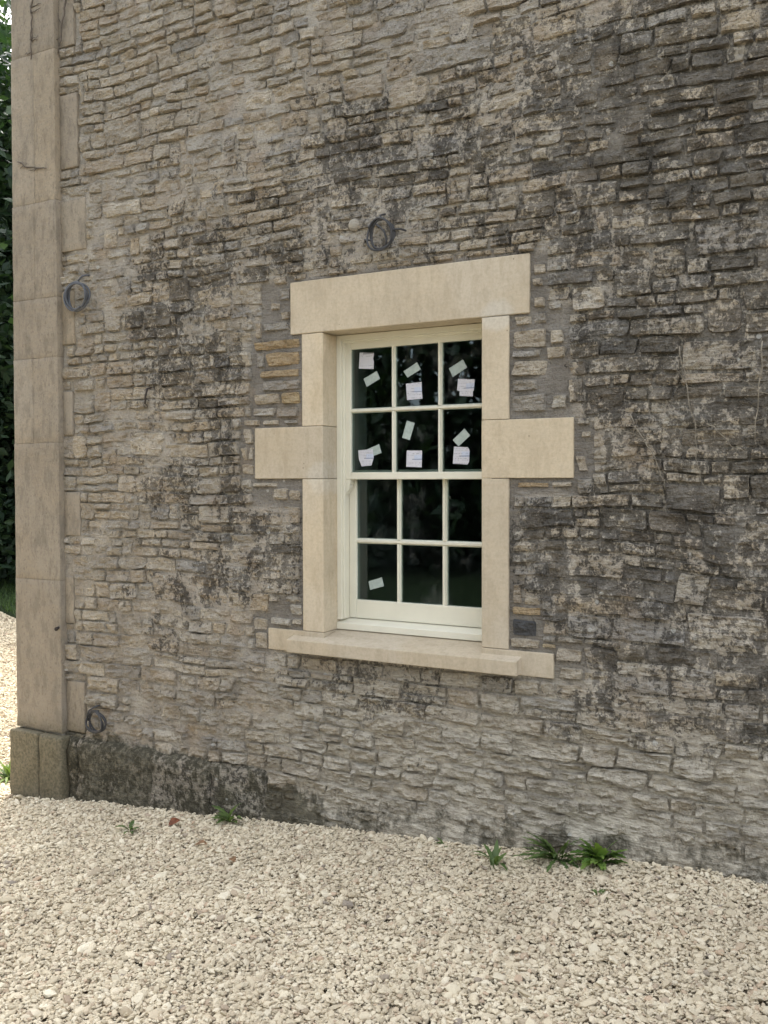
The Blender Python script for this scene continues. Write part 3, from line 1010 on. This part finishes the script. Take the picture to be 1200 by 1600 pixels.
PZ = [0.205, 1.058, 1.825, 2.297, 2.627, 3.157, 3.976, 4.70, 5.5, 6.38]
for i, (a, b) in enumerate(zip(PZ[:-1], PZ[1:])):
    xl = -2.387 + 0.0065 * (a + b) / 2
    if i in (2, 4, 5):                  # two stones side by side in this course
        m = xl + (0.19, 0, 0.155, 0, 0.175, 0.18)[i]
        rough_block('pilaster_block', xl, m - 0.0005, a + 0.0004, b - 0.0004, -0.052, 0.28, M['old'], pcore, 30 + i, 0.002, 0.04, 0.0, None, 0.0016)
        rough_block('pilaster_block', m + 0.0005, -2.021, a + 0.0004, b - 0.0004, -0.0505, 0.28, M['old'], pcore, 50 + i, 0.002, 0.04, 0.0, None, 0.0016)
    else:
        rough_block('pilaster_block', xl, -2.021, a + 0.0004, b - 0.0004, -0.051, 0.28, M['old'], pcore, 30 + i, 0.002, 0.04, 0.30 if i == 0 else 0.06, None, 0.0016)
# base of the pilaster: two cracked blocks with a weathered top edge
for i, (a, b) in enumerate(((-2.405, -2.172), (-2.163, -1.986))):
    bb = rough_block('base_block', a, b, -0.42, 0.196 - 0.004 * i, -0.092, 0.28, M['old'], pcore, 71 + i, 0.007, 0.025, 0.15, 0.70, 0.011)
# quoins bonding the pilaster into the rubble
for i, q in enumerate(QUOINS):
    rough_block('quoin', q[0] + 0.008, q[1] - 0.004, q[2] + 0.004, q[3] - 0.004, -0.016, 0.14, M['old'], wall, 90 + i, 0.002, 0.035, 0.1, None, 0.004)
# mossy plinth stones running out to the right of the pilaster base
edges = [-1.984, -1.905, -1.36, -0.98, -0.655]
for i, (a, b) in enumerate(zip(edges[:-1], edges[1:])):
    pr = (0.056, 0.064, 0.060, 0.050)[i]
    V, f = [], []
    nx = max(4, int((b - a) / 0.02))
    prof = [(0.02, 0.205), (-pr * 0.35, 0.196), (-pr * 0.75, 0.184), (-pr, 0.166), (-pr, 0.12), (-pr, 0.06), (-pr, 0.0), (-pr, -0.07), (-pr, -0.15), (-pr, -0.32)]
    for ix in range(nx + 1):
        x = a + 0.003 + (b - a - 0.006) * ix / nx
        endk = float(sstep(0, 0.03, min(x - a, b - x)))
        tap = 1 - 0.78 * float(sstep(-1.10, -0.655, x))
        for (y, z) in prof:
            zz = z + 0.010 * perlin(x * 5, z * 5, 3.0) * (1 if z > 0.1 else 0.3)
            yy = (y * tap if y < 0 else y) * (0.90 + 0.10 * endk) - 0.022 * fbm(x * 8, zz * 10, 6.6 + i, 4) * (1 if y < 0 else 0.2)
            V.append((x, float(yy), float(zz)))
    k = len(prof)
    for ix in range(nx):
        for j in range(k - 1):
            p = ix * k + j
            f.append((p, p + k, p + k + 1, p + 1))
    f.append(tuple(range(k)))
    f.append(tuple(range(nx * k, nx * k + k))[::-1])
    V = np.array(V)
    at = wall_attrs(V, 0.16, 0.5)
    at['moss'] = at['moss'] * 0 + 0.68 - 0.05 * i
    at['stain'] = at['stain'] * 0 + 0.50
    obj_of('plinth_stone', mesh_of('plinth_stone', V, f, M['stone'], True, at), wall)

# plug of mortar beside the coil over the lintel
mbp = MB()
mbp.tube([(-0.143, 0.0, 2.774), (-0.143, -0.020, 2.774), (-0.143, -0.026, 2.774)], [0.030, 0.029, 0.020], 14)
mbp.build('mortar_plug', M['mortar'], wall, 0, smooth=True, attrs={'rnd': .3, 'rnd2': .4, 'stain': .4, 'moss': 0, 'dust': .4, 'rep': .6})

# ---- remaining shell of the house (side, back, roof, room behind the window)
sv, sf = [], []
gy = np.linspace(0.0, 8.0, 60)
gz2 = np.linspace(-0.45, 6.4, 50)
Yg, Zg = np.meshgrid(gy, gz2)
V = np.stack([-2.352 + 0.006 * fbm(Yg.ravel() * 6, Zg.ravel() * 9, 2.0, 3), Yg.ravel(), Zg.ravel()], 1)
n = len(gy)
i = (np.arange(len(gz2) - 1)[:, None] * n + np.arange(n - 1)[None]).ravel()
side = obj_of('side_wall', mesh_of('side_wall', V, np.stack([i, i + n, i + n + 1, i + 1], 1), M['mortar'], True,
              {'rnd': np.full(len(V), .3), 'rnd2': np.full(len(V), .4), 'stain': np.full(len(V), .42), 'moss': np.zeros(len(V)), 'dust': np.zeros(len(V)), 'rep': np.zeros(len(V))}), house)
# rubble of the side wall in one mass
rr = random.Random(9)
off, VV, FF, A1, A2 = 0, [], [], [], []
z = -0.3
while z < 4.6:
    h = rr.uniform(0.07, 0.12)
    y = 0.30
    while y < 4.5:
        w = rr.uniform(0.13, 0.4)
        V, f, r1, r2 = stone_mesh((y, y + w, z, z + h), int(rr.random() * 1e5), 0.010, 1.0, 0.008, 0.03, None, None, False)
        V = np.stack([-2.352 + V[:, 1], V[:, 0], V[:, 2]], 1)
        VV.append(V); FF.append(f[:, ::-1] + off); off += len(V)
        A1.append(np.full(len(V), r1)); A2.append(np.full(len(V), r2))
        y += w
    z += h
VV, FF = np.concatenate(VV), np.concatenate(FF)
o = obj_of('rubble_stones', mesh_of('rubble_stones', VV, FF, M['stone'], True,
           {'rnd': np.concatenate(A1), 'rnd2': np.concatenate(A2), 'stain': np.full(len(VV), .42), 'moss': np.zeros(len(VV)), 'dust': np.zeros(len(VV)), 'rep': np.zeros(len(VV))}), side)
o['kind'] = 'stuff'
MB().box(-2.34, 7.0, 7.9, 8.1, -0.4, 6.4).build('back_wall', M['mortar'], house, attrs={'rnd': .3, 'rnd2': .4, 'stain': .4, 'moss': 0, 'dust': 0, 'rep': 0})
MB().box(6.9, 7.1, 0.05, 7.89, -0.4, 6.4).build('end_wall', M['mortar'], house, attrs={'rnd': .3, 'rnd2': .4, 'stain': .4, 'moss': 0, 'dust': 0, 'rep': 0})
rf = MB()
rf.prism_x([(-0.35, 6.36), (4.0, 8.9), (8.45, 6.36), (8.45, 6.5), (4.0, 9.06), (-0.35, 6.5)], -2.7, 7.4)
rf.build('roof', M['slate'], house)  # unseen roof, put in to block the sun
rm = MB()
RX0, RX1, RY0, RY1, RZ0, RZ1 = -1.4, 3.0, 0.42, 4.6, 0.15, 2.75
rm.add([(RX0, RY1, RZ0), (RX1, RY1, RZ0), (RX1, RY1, RZ1), (RX0, RY1, RZ1)], [(0, 1, 2, 3)])
rm.add([(RX0, RY0, RZ0), (RX0, RY1, RZ0), (RX0, RY1, RZ1), (RX0, RY0, RZ1)], [(0, 1, 2, 3)])
rm.add([(RX1, RY0, RZ0), (RX1, RY1, RZ0), (RX1, RY1, RZ1), (RX1, RY0, RZ1)], [(0, 1, 2, 3)])
rm.add([(RX0, RY0, RZ1), (RX1, RY0, RZ1), (RX1, RY1, RZ1), (RX0, RY1, RZ1)], [(0, 1, 2, 3)])
hx0, hx1, hz0, hz1 = -0.33, 0.495, 0.90, 2.31
rm.add([(RX0, RY0, RZ0), (hx0, RY0, RZ0), (hx0, RY0, RZ1), (RX0, RY0, RZ1)], [(0, 1, 2, 3)])
rm.add([(hx1, RY0, RZ0), (RX1, RY0, RZ0), (RX1, RY0, RZ1), (hx1, RY0, RZ1)], [(0, 1, 2, 3)])
rm.add([(hx0, RY0, RZ0), (hx1, RY0, RZ0), (hx1, RY0, hz0), (hx0, RY0, hz0)], [(0, 1, 2, 3)])
rm.add([(hx0, RY0, hz1), (hx1, RY0, hz1), (hx1, RY0, RZ1), (hx0, RY0, RZ1)], [(0, 1, 2, 3)])
# splayed inner reveal
for q in ([(hx0, 0.232, hz0), (hx0, RY0, hz0), (hx0, RY0, hz1), (hx0, 0.232, hz1)], [(hx1, 0.232, hz0), (hx1, RY0, hz0), (hx1, RY0, hz1), (hx1, 0.232, hz1)],
          [(hx0, 0.232, hz1), (hx1, 0.232, hz1), (hx1, RY0, hz1), (hx0, RY0, hz1)], [(hx0, 0.245, hz0), (hx1, 0.245, hz0), (hx1, RY0, hz0), (hx0, RY0, hz0)]):
    rm.add(q, [(0, 1, 2, 3)])
rm.build('room', M['plaster'], house)
MB().box(RX0 + .01, RX1 - .01, RY0 + .01, RY1 - .01, RZ0 + 0.002, RZ0 + 0.03).build('room_floor', M['dark_floor'], house)

# ------------------------------------------------------------------ sash window (six over six)
WX0, WX1 = -0.317, 0.482
FY0 = 0.107                                # face of the box frame, back of the reveal
win = MB()
win.box(WX0 + 0.0005, -0.292, FY0, 0.228, 0.945, 2.3015)        # outer linings
win.box(0.457, WX1 - 0.0005, FY0, 0.228, 0.945, 2.3015)
win.box(-0.292, 0.457, FY0 + 0.0005, 0.228, 2.275, 2.3015)
win.box(-0.292, -0.281, FY0 + 0.014, 0.1335, 0.952, 2.265)        # staff beads
win.box(0.446, 0.457, FY0 + 0.014, 0.1335, 0.952, 2.265)
win.box(-0.292, 0.457, FY0 + 0.014, 0.1335, 2.265, 2.275)
window = win.build('sash_window', M['paint'], house, 0.0015, 1)
window['label'] = 'new cream painted six over six sash window'
MB().prism_x([(0.100, 0.9), (0.100, 0.931), (0.155, 0.942), (0.24, 0.948), (0.24, 0.9)], WX0 + 0.001, WX1 - 0.001).build('timber_sill', M['paint'], window, 0.002, 1)

UXS = [(-0.254, -0.040), (-0.014, 0.199), (0.225, 0.437)]
UZS = [(1.956, 2.236), (1.651, 1.932)]
LXS = [(-0.252, -0.038), (-0.010, 0.199), (0.229, 0.437)]
LZS = [(1.335, 1.630), (1.036, 1.307)]


def moulded_bar(horizontal, a0, a1, c, w, y, depth, m):
    """glazing bar: narrow nosing in front, wider at the glass"""
    pr = [(-w / 2, depth), (-w / 2, depth * 0.62), (-w * 0.22, depth * 0.12), (-w * 0.18, 0), (w * 0.18, 0), (w * 0.22, depth * 0.12), (w / 2, depth * 0.62), (w / 2, depth)]
    if horizontal:
        m.prism_x([(y + q, c + p) for p, q in pr], a0, a1)
    else:
        m.prism_z([(c + p, y + q) for p, q in pr], a0, a1)


def sash(nm, xs, zs, y, xl, xr, ztop, zbot):
    d = 0.040
    m = MB()
    m.box(xl, xs[0][0], y, y + d, zbot, ztop)
    m.box(xs[2][1], xr, y, y + d, zbot, ztop)
    m.box(xs[0][0], xs[2][1], y + 0.0004, y + d - 0.0004, zs[0][1], ztop)
    m.box(xs[0][0], xs[2][1], y + 0.0004, y + d - 0.0004, zbot, zs[1][0])
    # putty bevel round the glass
    s_ = m.build(nm, M['paint'], window, 0.0035, 2)
    b = MB()
    moulded_bar(True, xs[0][0] - 0.002, xs[2][1] + 0.002, (zs[0][0] + zs[1][1]) / 2, zs[0][0] - zs[1][1], y + 0.002, 0.026, b)
    b.build('glazing_bar', M['paint'], window)
    for k in (0, 1):
        for (z0, z1) in zs:
            b = MB()
            moulded_bar(False, z0 - 0.004, z1 + 0.004, (xs[k][1] + xs[k + 1][0]) / 2, xs[k + 1][0] - xs[k][1], y + 0.0022, 0.026, b)
            b.build('glazing_bar', M['paint'], window)
    for (z0, z1) in zs:
        for (x0, x1) in xs:
            p = MB().box(x0 - 0.003, x1 + 0.003, y + 0.014, y + 0.018, z0 - 0.003, z1 + 0.003).build('pane', M['glass'], window)
    return s_


sash('upper_sash', UXS, UZS, 0.134, -0.2915, 0.4565, 2.2745, 1.617)
sash('lower_sash', LXS, LZS, 0.179, -0.2915, 0.4565, 1.662, 0.9465)
for (hx, sg) in ((-0.2885, 1), (0.4535, -1)):           # sash horns
    pts = [(0, 1.6165), (0.030, 1.6165), (0.030, 1.600), (0.024, 1.590), (0.026, 1.580), (0.020, 1.566), (0.010, 1.556), (0.008, 1.546), (0, 1.546)]
    MB().prism_y([(hx + sg * a, b) for a, b in pts], 0.136, 0.172).build('sash_horn', M['paint'], window)

# ------------------------------------------------------------------ foam pads and dockets stuck on the panes
UG, LG = 0.134 + 0.0125, 0.179 + 0.0125
PADS = [([(-0.189, 2.094), (-0.117, 2.127), (-0.1, 2.09), (-0.172, 2.055)], UG, 'grey-green foam pad below the docket in the top left pane'),
        ([(0.025, 2.117), (0.095, 2.155), (0.114, 2.121), (0.046, 2.087)], UG, 'grey-green foam pad above the docket in the top middle pane'),
        ([(0.256, 2.117), (0.325, 2.153), (0.345, 2.116), (0.275, 2.077)], UG, 'grey-green foam pad above the docket in the top right pane'),
        ([(-0.168, 1.761), (-0.106, 1.783), (-0.093, 1.742), (-0.152, 1.722)], UG, 'foam pad half hidden behind a docket, second row left pane'),
        ([(0.042, 1.889), (0.083, 1.877), (0.057, 1.798), (0.017, 1.81)], UG, 'upright foam pad in the second row middle pane'),
        ([(0.275, 1.794), (0.333, 1.844), (0.36, 1.812), (0.303, 1.764)], UG, 'slanted foam pad in the second row right pane'),
        ([(-0.191, 1.126), (-0.117, 1.149), (-0.106, 1.107), (-0.182, 1.085)], LG, 'lone foam pad in the bottom left pane')]
for prof, y, lab in PADS:
    o = MB().prism_y(prof, y - 0.0015, y).build('foam_pad', M['foam'], None, 0.0004, 1)
    tag(o, lab, 'foam pad', 'foam glazing pads on the panes')
PAPERS = [([(-0.209, 2.219), (-0.13, 2.213), (-0.136, 2.185), (-0.132, 2.172), (-0.134, 2.137), (-0.214, 2.144)], 'torn white docket in the top left pane'),
          ([(0.038, 2.059), (0.118, 2.063), (0.123, 1.987), (0.044, 1.983)], 'white docket in the top middle pane'),
          ([(0.302, 2.068), (0.383, 2.061), (0.378, 2.01), (0.374, 2.009), (0.374, 1.986), (0.309, 1.991), (0.309, 2.012), (0.297, 2.016)], 'white docket with torn lower corners in the top right pane'),
          ([(-0.218, 1.756), (-0.139, 1.76), (-0.134, 1.718), (-0.147, 1.683), (-0.2, 1.679), (-0.215, 1.713)], 'white docket with cut corners, second row left pane'),
          ([(0.042, 1.751), (0.121, 1.749), (0.119, 1.672), (0.039, 1.675)], 'white docket under the upright pad, second row middle pane'),
          ([(0.282, 1.764), (0.35, 1.76), (0.358, 1.746), (0.356, 1.696), (0.348, 1.683), (0.276, 1.687)], 'white docket under the slanted pad, second row right pane')]
for k, (prof, lab) in enumerate(PAPERS):
    o = MB().prism_y(prof, UG - 0.0028, UG - 0.0020).build('paper_docket', paper_mat('docket_%d' % k, k + 1), None)
    tag(o, lab, 'docket', 'paper dockets on the panes')

# ------------------------------------------------------------------ cable coils on the wall


def coil(cx, cz, ra, rb, turns, wire, mat, tails, label, seed):
    r = random.Random(seed)
    e = empty('cable_coil', (cx, -0.03, cz))
    tag(e, label, 'cable', 'coiled cables left hanging on the wall')
    pts, n = [], 40
    tot = int(turns * n)
    for i in range(tot + 1):
        a = 2 * math.pi * i / n + 1.4
        k = 1 + 0.07 * math.sin(i / n * 2.3 + seed) + 0.03 * math.sin(a * 3 + seed)
        dy = -0.008 - 0.022 * (i / tot) + 0.006 * math.sin(a * 2 + i * 0.03)
        pts.append((ra * k * math.cos(a) + 0.006 * math.sin(i / n * 1.7), dy, rb * k * math.sin(a)))
    MB().tube(pts, wire, 7).build('loop', mat, e, smooth=True)
    for t in tails:
        MB().tube(t, wire, 7).build('tail', mat, e, smooth=True)
    tie = [(0.0 + 0.012 * math.cos(a) - ra * 0.72, -0.022 + 0.016 * math.sin(a), -rb * 0.55 + 0.006 * math.cos(a)) for a in np.linspace(0, 6.28, 12)]
    return e


coil(-1.872, 2.612, 0.078, 0.074, 4.6, 0.0055, M['cable_grey'],
     [[(0.0, -0.010, 0.07), (0.02, -0.022, 0.085), (0.045, -0.018, 0.105), (0.060, 0.0, 0.112), (0.066, 0.045, 0.114)]],
     'grey coiled cable hanging beside the pilaster at upper left', 1)
coil(0.013, 2.705, 0.060, 0.068, 3.2, 0.0045, M['cable_dark'],
     [[(0.05, -0.015, 0.01), (0.075, -0.02, 0.012), (0.098, -0.012, 0.012), (0.105, 0.03, 0.012)], [(-0.02, -0.02, 0.045), (0.0, -0.025, 0.03), (0.02, -0.022, 0.01), (0.03, -0.02, -0.03), (0.024, -0.02, -0.055)],
      [(0.0, -0.012, 0.062), (-0.004, -0.015, 0.085), (0.002, 0.02, 0.098)], [(-0.05, -0.014, -0.02), (-0.085, -0.012, -0.012), (-0.10, 0.02, -0.012)]],
     'dark coiled cable on the wall above the lintel', 2)
coil(-1.763, 0.303, 0.062, 0.056, 4.0, 0.0048, M['cable_dark'],
     [[(-0.058, -0.014, 0.0), (-0.055, -0.03, 0.03), (-0.035, -0.03, 0.062), (0.0, -0.02, 0.084), (0.012, 0.03, 0.092)]],
     'dark coiled cable low down above the mossy plinth', 3)

# iron pin on the pilaster return and an old nail
o = MB().tube([(-2.075, -0.002, 0.797), (-2.02, -0.075, 0.797), (-2.012, -0.09, 0.797)], [0.007, 0.008, 0.011], 8).build('iron_pin', M['iron'], None, smooth=True)
tag(o, 'small rusty iron pin in the corner beside the pilaster', 'iron pin')
o = MB().tube([(-1.386, 0.0, 2.10), (-1.388, -0.03, 2.09), (-1.396, -0.034, 2.05), (-1.403, -0.03, 2.012)], [0.005, 0.006, 0.005, 0.003], 7).build('wall_hook', M['iron'], None, smooth=True)
tag(o, 'bent black iron hook among the stones left of the window', 'hook')

# ------------------------------------------------------------------ dead climber stems on the wall


def vine(path, rad, mat, label, seed, twigs=6, y=-0.026):
    r = random.Random(seed)
    e = empty('dead_vine', (path[0][0], y, path[0][1]))
    tag(e, label, 'dead vine', 'dead climber stems on the stone')
    P = []
    for (a, b), (c, d) in zip(path[:-1], path[1:]):
        n = max(3, int(math.hypot(c - a, d - b) / 0.03))
        for i in range(n):
            t = i / n
            P.append((a + (c - a) * t + r.gauss(0, 0.004), b + (d - b) * t + r.gauss(0, 0.003)))
    P.append(path[-1])
    loc = lambda p, dy=0.0: (p[0] - path[0][0], dy + r.gauss(0, 0.003), p[1] - path[0][1])
    n = len(P)
    MB().tube([loc(p) for p in P], [rad * (1 - 0.5 * i / n) for i in range(n)], 6).build('stem', mat, e, smooth=True)
    for k in range(twigs):
        i = r.randrange(1, n - 1)
        a = r.uniform(-0.5, 3.6)
        L = r.uniform(0.04, 0.11)
        p = P[i]
        q = [(p[0] + L * t * math.cos(a) + r.gauss(0, 0.004), p[1] + L * t * math.sin(a) * 0.8 + r.gauss(0, 0.004)) for t in (0, 0.35, 0.7, 1)]
        MB().tube([loc(w) for w in q], [rad * 0.6, rad * 0.5, rad * 0.4, rad * 0.25], 5).build('twig', mat, e, smooth=True)


vine([(1.30, 2.12), (1.32, 1.99), (1.335, 1.93), (1.36, 1.84), (1.365, 1.70), (1.40, 1.58)], 0.0022, M['twig'], 'thin dry stem running down the wall right of the window', 3, 6)
vine([(1.595, 2.12), (1.585, 1.95), (1.578, 1.88), (1.572, 1.76)], 0.0028, M['twig'], 'forked dry stem near the right edge of the photo', 4, 9)
vine([(1.12, 1.87), (1.135, 1.81), (1.17, 1.77), (1.21, 1.70), (1.235, 1.63), (1.25, 1.575)], 0.0024, M['twig'], 'zigzag dry stem nearest the right impost block', 5, 2)
vine([(1.40, 1.83), (1.44, 1.80), (1.49, 1.74), (1.54, 1.715)], 0.0022, M['twig'], 'short slanting dry stem below the forked one', 6, 3)
vine([(-1.92, 4.36), (-1.96, 4.15), (-1.99, 4.02), (-2.01, 3.95)], 0.006, M['twig_dark'], 'dark climber stem on the wall top beside the pilaster', 7, 5, -0.032)
vine([(-2.18, 4.36), (-2.185, 4.2), (-2.19, 4.05), (-2.20, 3.95)], 0.005, M['twig_dark'], 'dark climber stem down the top of the pilaster', 8, 7, -0.058)
vine([(-2.30, 3.40), (-2.25, 3.365), (-2.16, 3.35), (-2.08, 3.33)], 0.004, M['twig_dark'], 'dark stem lying across the pilaster high up', 9, 4, -0.056)

# ------------------------------------------------------------------ weeds and dead leaves


def leaf_blade(L, W, droop, lift, az, serr, r, base=(0, 0, 0), fold=0.25):
    n = 10
    V, F = [], []
    p = Vector(base)
    d = Vector((math.cos(az), math.sin(az), 0))
    sd = Vector((-math.sin(az), math.cos(az), 0))
    ang = lift
    for i in range(n + 1):
        t = i / n
        w = W * (math.sin(math.pi * min(1, t * 0.93 + 0.07)) ** 0.8) * (0.25 + 0.75 * min(1, t * 2.2))
        if serr:
            w *= 1 + serr * (1 if i % 2 else -1)
        c = p
        upv = Vector((0, 0, 1))
        V += [c + sd * w + upv * fold * w, c, c - sd * w + upv * fold * w]
        p = p + (d * math.cos(ang) + upv * math.sin(ang)) * (L / n)
        ang -= droop / n
    for i in range(n):
        a = i * 3
        F += [(a, a + 1, a + 4, a + 3), (a + 1, a + 2, a + 5, a + 4)]
    return V, F


def weed(loc, n, L, W, lift, label, seed, serr=0.25, spread=(0, 6.28), mat=None):
    r = random.Random(seed)
    z = float(g_h(loc[0], loc[1]))
    e = empty('weed', (loc[0], loc[1], z))
    tag(e, label, 'weed', 'weeds growing through the gravel')
    for k in range(n):
        az = r.uniform(*spread)
        l = L * r.uniform(0.6, 1.15)
        V, F = leaf_blade(l, W * r.uniform(0.7, 1.2), r.uniform(0.6, 1.5), r.uniform(*lift), az, serr, r, (r.gauss(0, L * 0.05), r.gauss(0, L * 0.04), -0.004))
        me = mesh_of('leaf', np.array(V), F, mat or M['weed'], True, {'rnd': np.full(len(V), r.random())})
        obj_of('leaf', me, e)
    return e


SP = (math.pi * 0.95, math.pi * 2.05)
weed((0.845, -0.085), 36, 0.16, 0.010, (0.4, 1.45), 'dandelion-like tuft of long dark leaves against the wall', 1, 0.35, SP)
weed((1.02, -0.085), 44, 0.125, 0.017, (0.6, 1.45), 'broad-leaved bright green weed beside the long-leaved tuft', 2, 0.22, SP, M['weed_mid'])
weed((0.626, -0.238), 12, 0.12, 0.010, (0.8, 1.4), 'small upright weed alone in the gravel left of the big tufts', 3, 0.1)
weed((-0.808, -0.10), 12, 0.15, 0.017, (0.6, 1.35), 'single green weed at the wall foot right of the mossy plinth', 4, 0.2, SP)
weed((-1.195, -0.383), 12, 0.085, 0.011, (0.4, 1.2), 'tiny green rosette in the gravel at left', 5, 0.2)
weed((1.09, -0.358), 6, 0.06, 0.009, (0.2, 0.7), 'low dull weed in front of the big tufts', 6, 0.1)
weed((0.33, -0.06), 6, 0.05, 0.008, (0.4, 1.0), 'faint little weed at the wall foot below the window', 12, 0.1, SP)
weed((-2.66, 0.12), 80, 0.15, 0.010, (0.3, 1.4), 'sunlit weed beyond the pilaster base at the left edge', 7, 0.2, mat=M['weed_pale'])


def dead_leaf(loc, L, rot, mat, label, curl=0.5):
    V, F = leaf_blade(L, L * 0.32, curl, 0.35, 0, 0.0, random, (-L / 2, 0, 0), 0.5)
    o = obj_of('fallen_leaf', mesh_of('fallen_leaf', np.array(V), F, mat))
    o.modifiers.new('thickness', 'SOLIDIFY').thickness = 0.0012
    o.location = (loc[0], loc[1], float(g_h(loc[0], loc[1])) + 0.014)
    o.rotation_euler = rot
    tag(o, label, 'leaf', 'fallen leaves on the gravel')


dead_leaf((-1.038, -0.245), 0.070, (0.5, -0.5, 0.6), M['deadleaf'], 'curled red-brown fallen leaf on the gravel at left', 0.9)
dead_leaf((-0.705, -0.443), 0.065, (0.1, 0.0, 0.3), M['deadleaf2'], 'flat tan fallen leaf just right of the red-brown one')
dead_leaf((-0.455, -0.535), 0.050, (0.1, 0.1, -0.4), M['deadleaf2'], 'small tan fallen leaf nearest the camera at left')

# ------------------------------------------------------------------ trees


def tree(loc, H, rad, nleaf, leaf, label, group, seed, low=0.06):
    r = np.random.default_rng(seed)
    rp = random.Random(seed)
    z0 = float(g_h(loc[0], loc[1])) - 0.1
    e = empty('tree', (loc[0], loc[1], z0))
    tag(e, label, 'tree', group)
    tr = MB()
    top = Vector((rp.gauss(0, 0.2), rp.gauss(0, 0.2), H * 0.85))
    tr.tube([(0, 0, 0), top * 0.2 + Vector((0.08, 0, 0)), top * 0.5, top * 0.75, top], [H * 0.026, H * 0.021, H * 0.015, H * 0.009, H * 0.003], 9)
    tips = []
    for k in range(22):
        t = rp.uniform(0.12, 0.9)
        a = k * 2.4 + rp.uniform(-.4, .4)
        L = rad * (1.05 - 0.6 * abs(t - 0.4)) * rp.uniform(0.6, 1)
        p0 = top * t
        p2 = p0 + Vector((math.cos(a) * L, math.sin(a) * L, L * rp.uniform(0.05, 0.6) - (0.25 * L if t < .3 else 0)))
        p1 = p0.lerp(p2, 0.5) + Vector((0, 0, 0.12 * L))
        tr.tube([p0, p1, p2], [H * 0.008, H * 0.005, H * 0.0015], 6)
        tips += [p2, p1.lerp(p2, 0.5), p1]
    tr.build('trunk', M['bark'], e, smooth=True)
    # leaf clumps round the limb ends and an irregular envelope
    cl = [np.array(t_) for t_ in tips]
    while len(cl) < 150:
        u = r.normal(size=3)
        u /= np.linalg.norm(u)
        q = np.array([u[0] * rad, u[1] * rad, H * (0.53 + 0.47 * u[2])]) * np.array([1, 1, 1])
        q[:2] *= r.uniform(0.55, 1.0)
        cl.append(q)
    cl = np.array(cl)
    cl[:, 2] = np.maximum(cl[:, 2], H * low)
    ci = r.integers(0, len(cl), nleaf)
    cs = r.uniform(0.5, 1.3, len(cl)) * rad * 0.24
    P = cl[ci] + r.normal(size=(nleaf, 3)) * cs[ci][:, None] * np.array([1, 1, 0.75])
    P[:, 2] = np.maximum(P[:, 2], 0.05)
    nrm = r.normal(size=(nleaf, 3)) + np.array([0, 0, 0.8])
    nrm /= np.linalg.norm(nrm, axis=1)[:, None]
    tg = np.cross(nrm, r.normal(size=(nleaf, 3)))
    tg /= np.linalg.norm(tg, axis=1)[:, None]
    bt = np.cross(nrm, tg)
    s = leaf * r.uniform(0.6, 1.3, nleaf)[:, None]
    V = np.stack([P - tg * s, P + bt * s * 0.55 - nrm * s * 0.1, P + tg * s, P - bt * s * 0.55 - nrm * s * 0.1], 1).reshape(-1, 3)
    F = np.arange(nleaf * 4).reshape(-1, 4)
    obj_of('crown', mesh_of('crown', V, F, M['foliage'], False, {'rnd': np.repeat(r.random(nleaf), 4)}), e)


GT = 'trees beyond the drive'
tree((-13.4, 9.6), 10.4, 4.4, 90000, 0.10, 'tall dark tree showing at the left edge beside the pilaster', GT, 21, 0.03)
tree((-18.5, 8.0), 13.5, 4.6, 16000, 0.18, 'tall dark tree beyond the drive, left out of view', GT, 22, 0.04)
tree((-15.5, 14.0), 10.2, 4.8, 60000, 0.11, 'dark tree filling the gap behind the tall one at the left edge', GT, 23, 0.03)
GB = 'trees across the drive behind the camera'
for i, (x, y, h, rd) in enumerate(((-15.5, -9.5, 8.5, 3.2), (-11, -12.2, 9.0, 3.4), (-6.6, -13.6, 8.6, 3.3), (-2.0, -14.6, 8.2, 3.2), (3.0, -15.0, 8.6, 3.3))):
    tree((x, y), h, rd, 11000, 0.17, 'leafy tree across the drive, mirrored dimly in the panes', GB, 40 + i, 0.02)

# grass on the lawn edge
ng_ = 9000
gx = rng.uniform(-15, -3, ng_)
e0 = 4.95 - 0.5 * (gx + 8.4)
gyy = e0 + rng.exponential(1.2, ng_)
gz_ = g_h(gx, gyy) + 0.02
hh = rng.uniform(0.05, 0.14, ng_)
az = rng.uniform(0, 6.28, ng_)
ww = 0.006
dx, dy = np.cos(az) * ww, np.sin(az) * ww
lx_, ly_ = rng.normal(0, 0.04, ng_), rng.normal(0, 0.04, ng_)
V = np.stack([np.stack([gx - dx, gyy - dy, gz_], 1), np.stack([gx + dx, gyy + dy, gz_], 1), np.stack([gx + lx_, gyy + ly_, gz_ + hh], 1)], 1).reshape(-1, 3)
o = obj_of('grass', mesh_of('grass', V, np.arange(ng_ * 3).reshape(-1, 3), M['grassblade'], False, {'rnd': np.repeat(rng.random(ng_), 3)}))
tag(o, 'short green grass along the edge of the lawn', 'grass', kind='stuff')
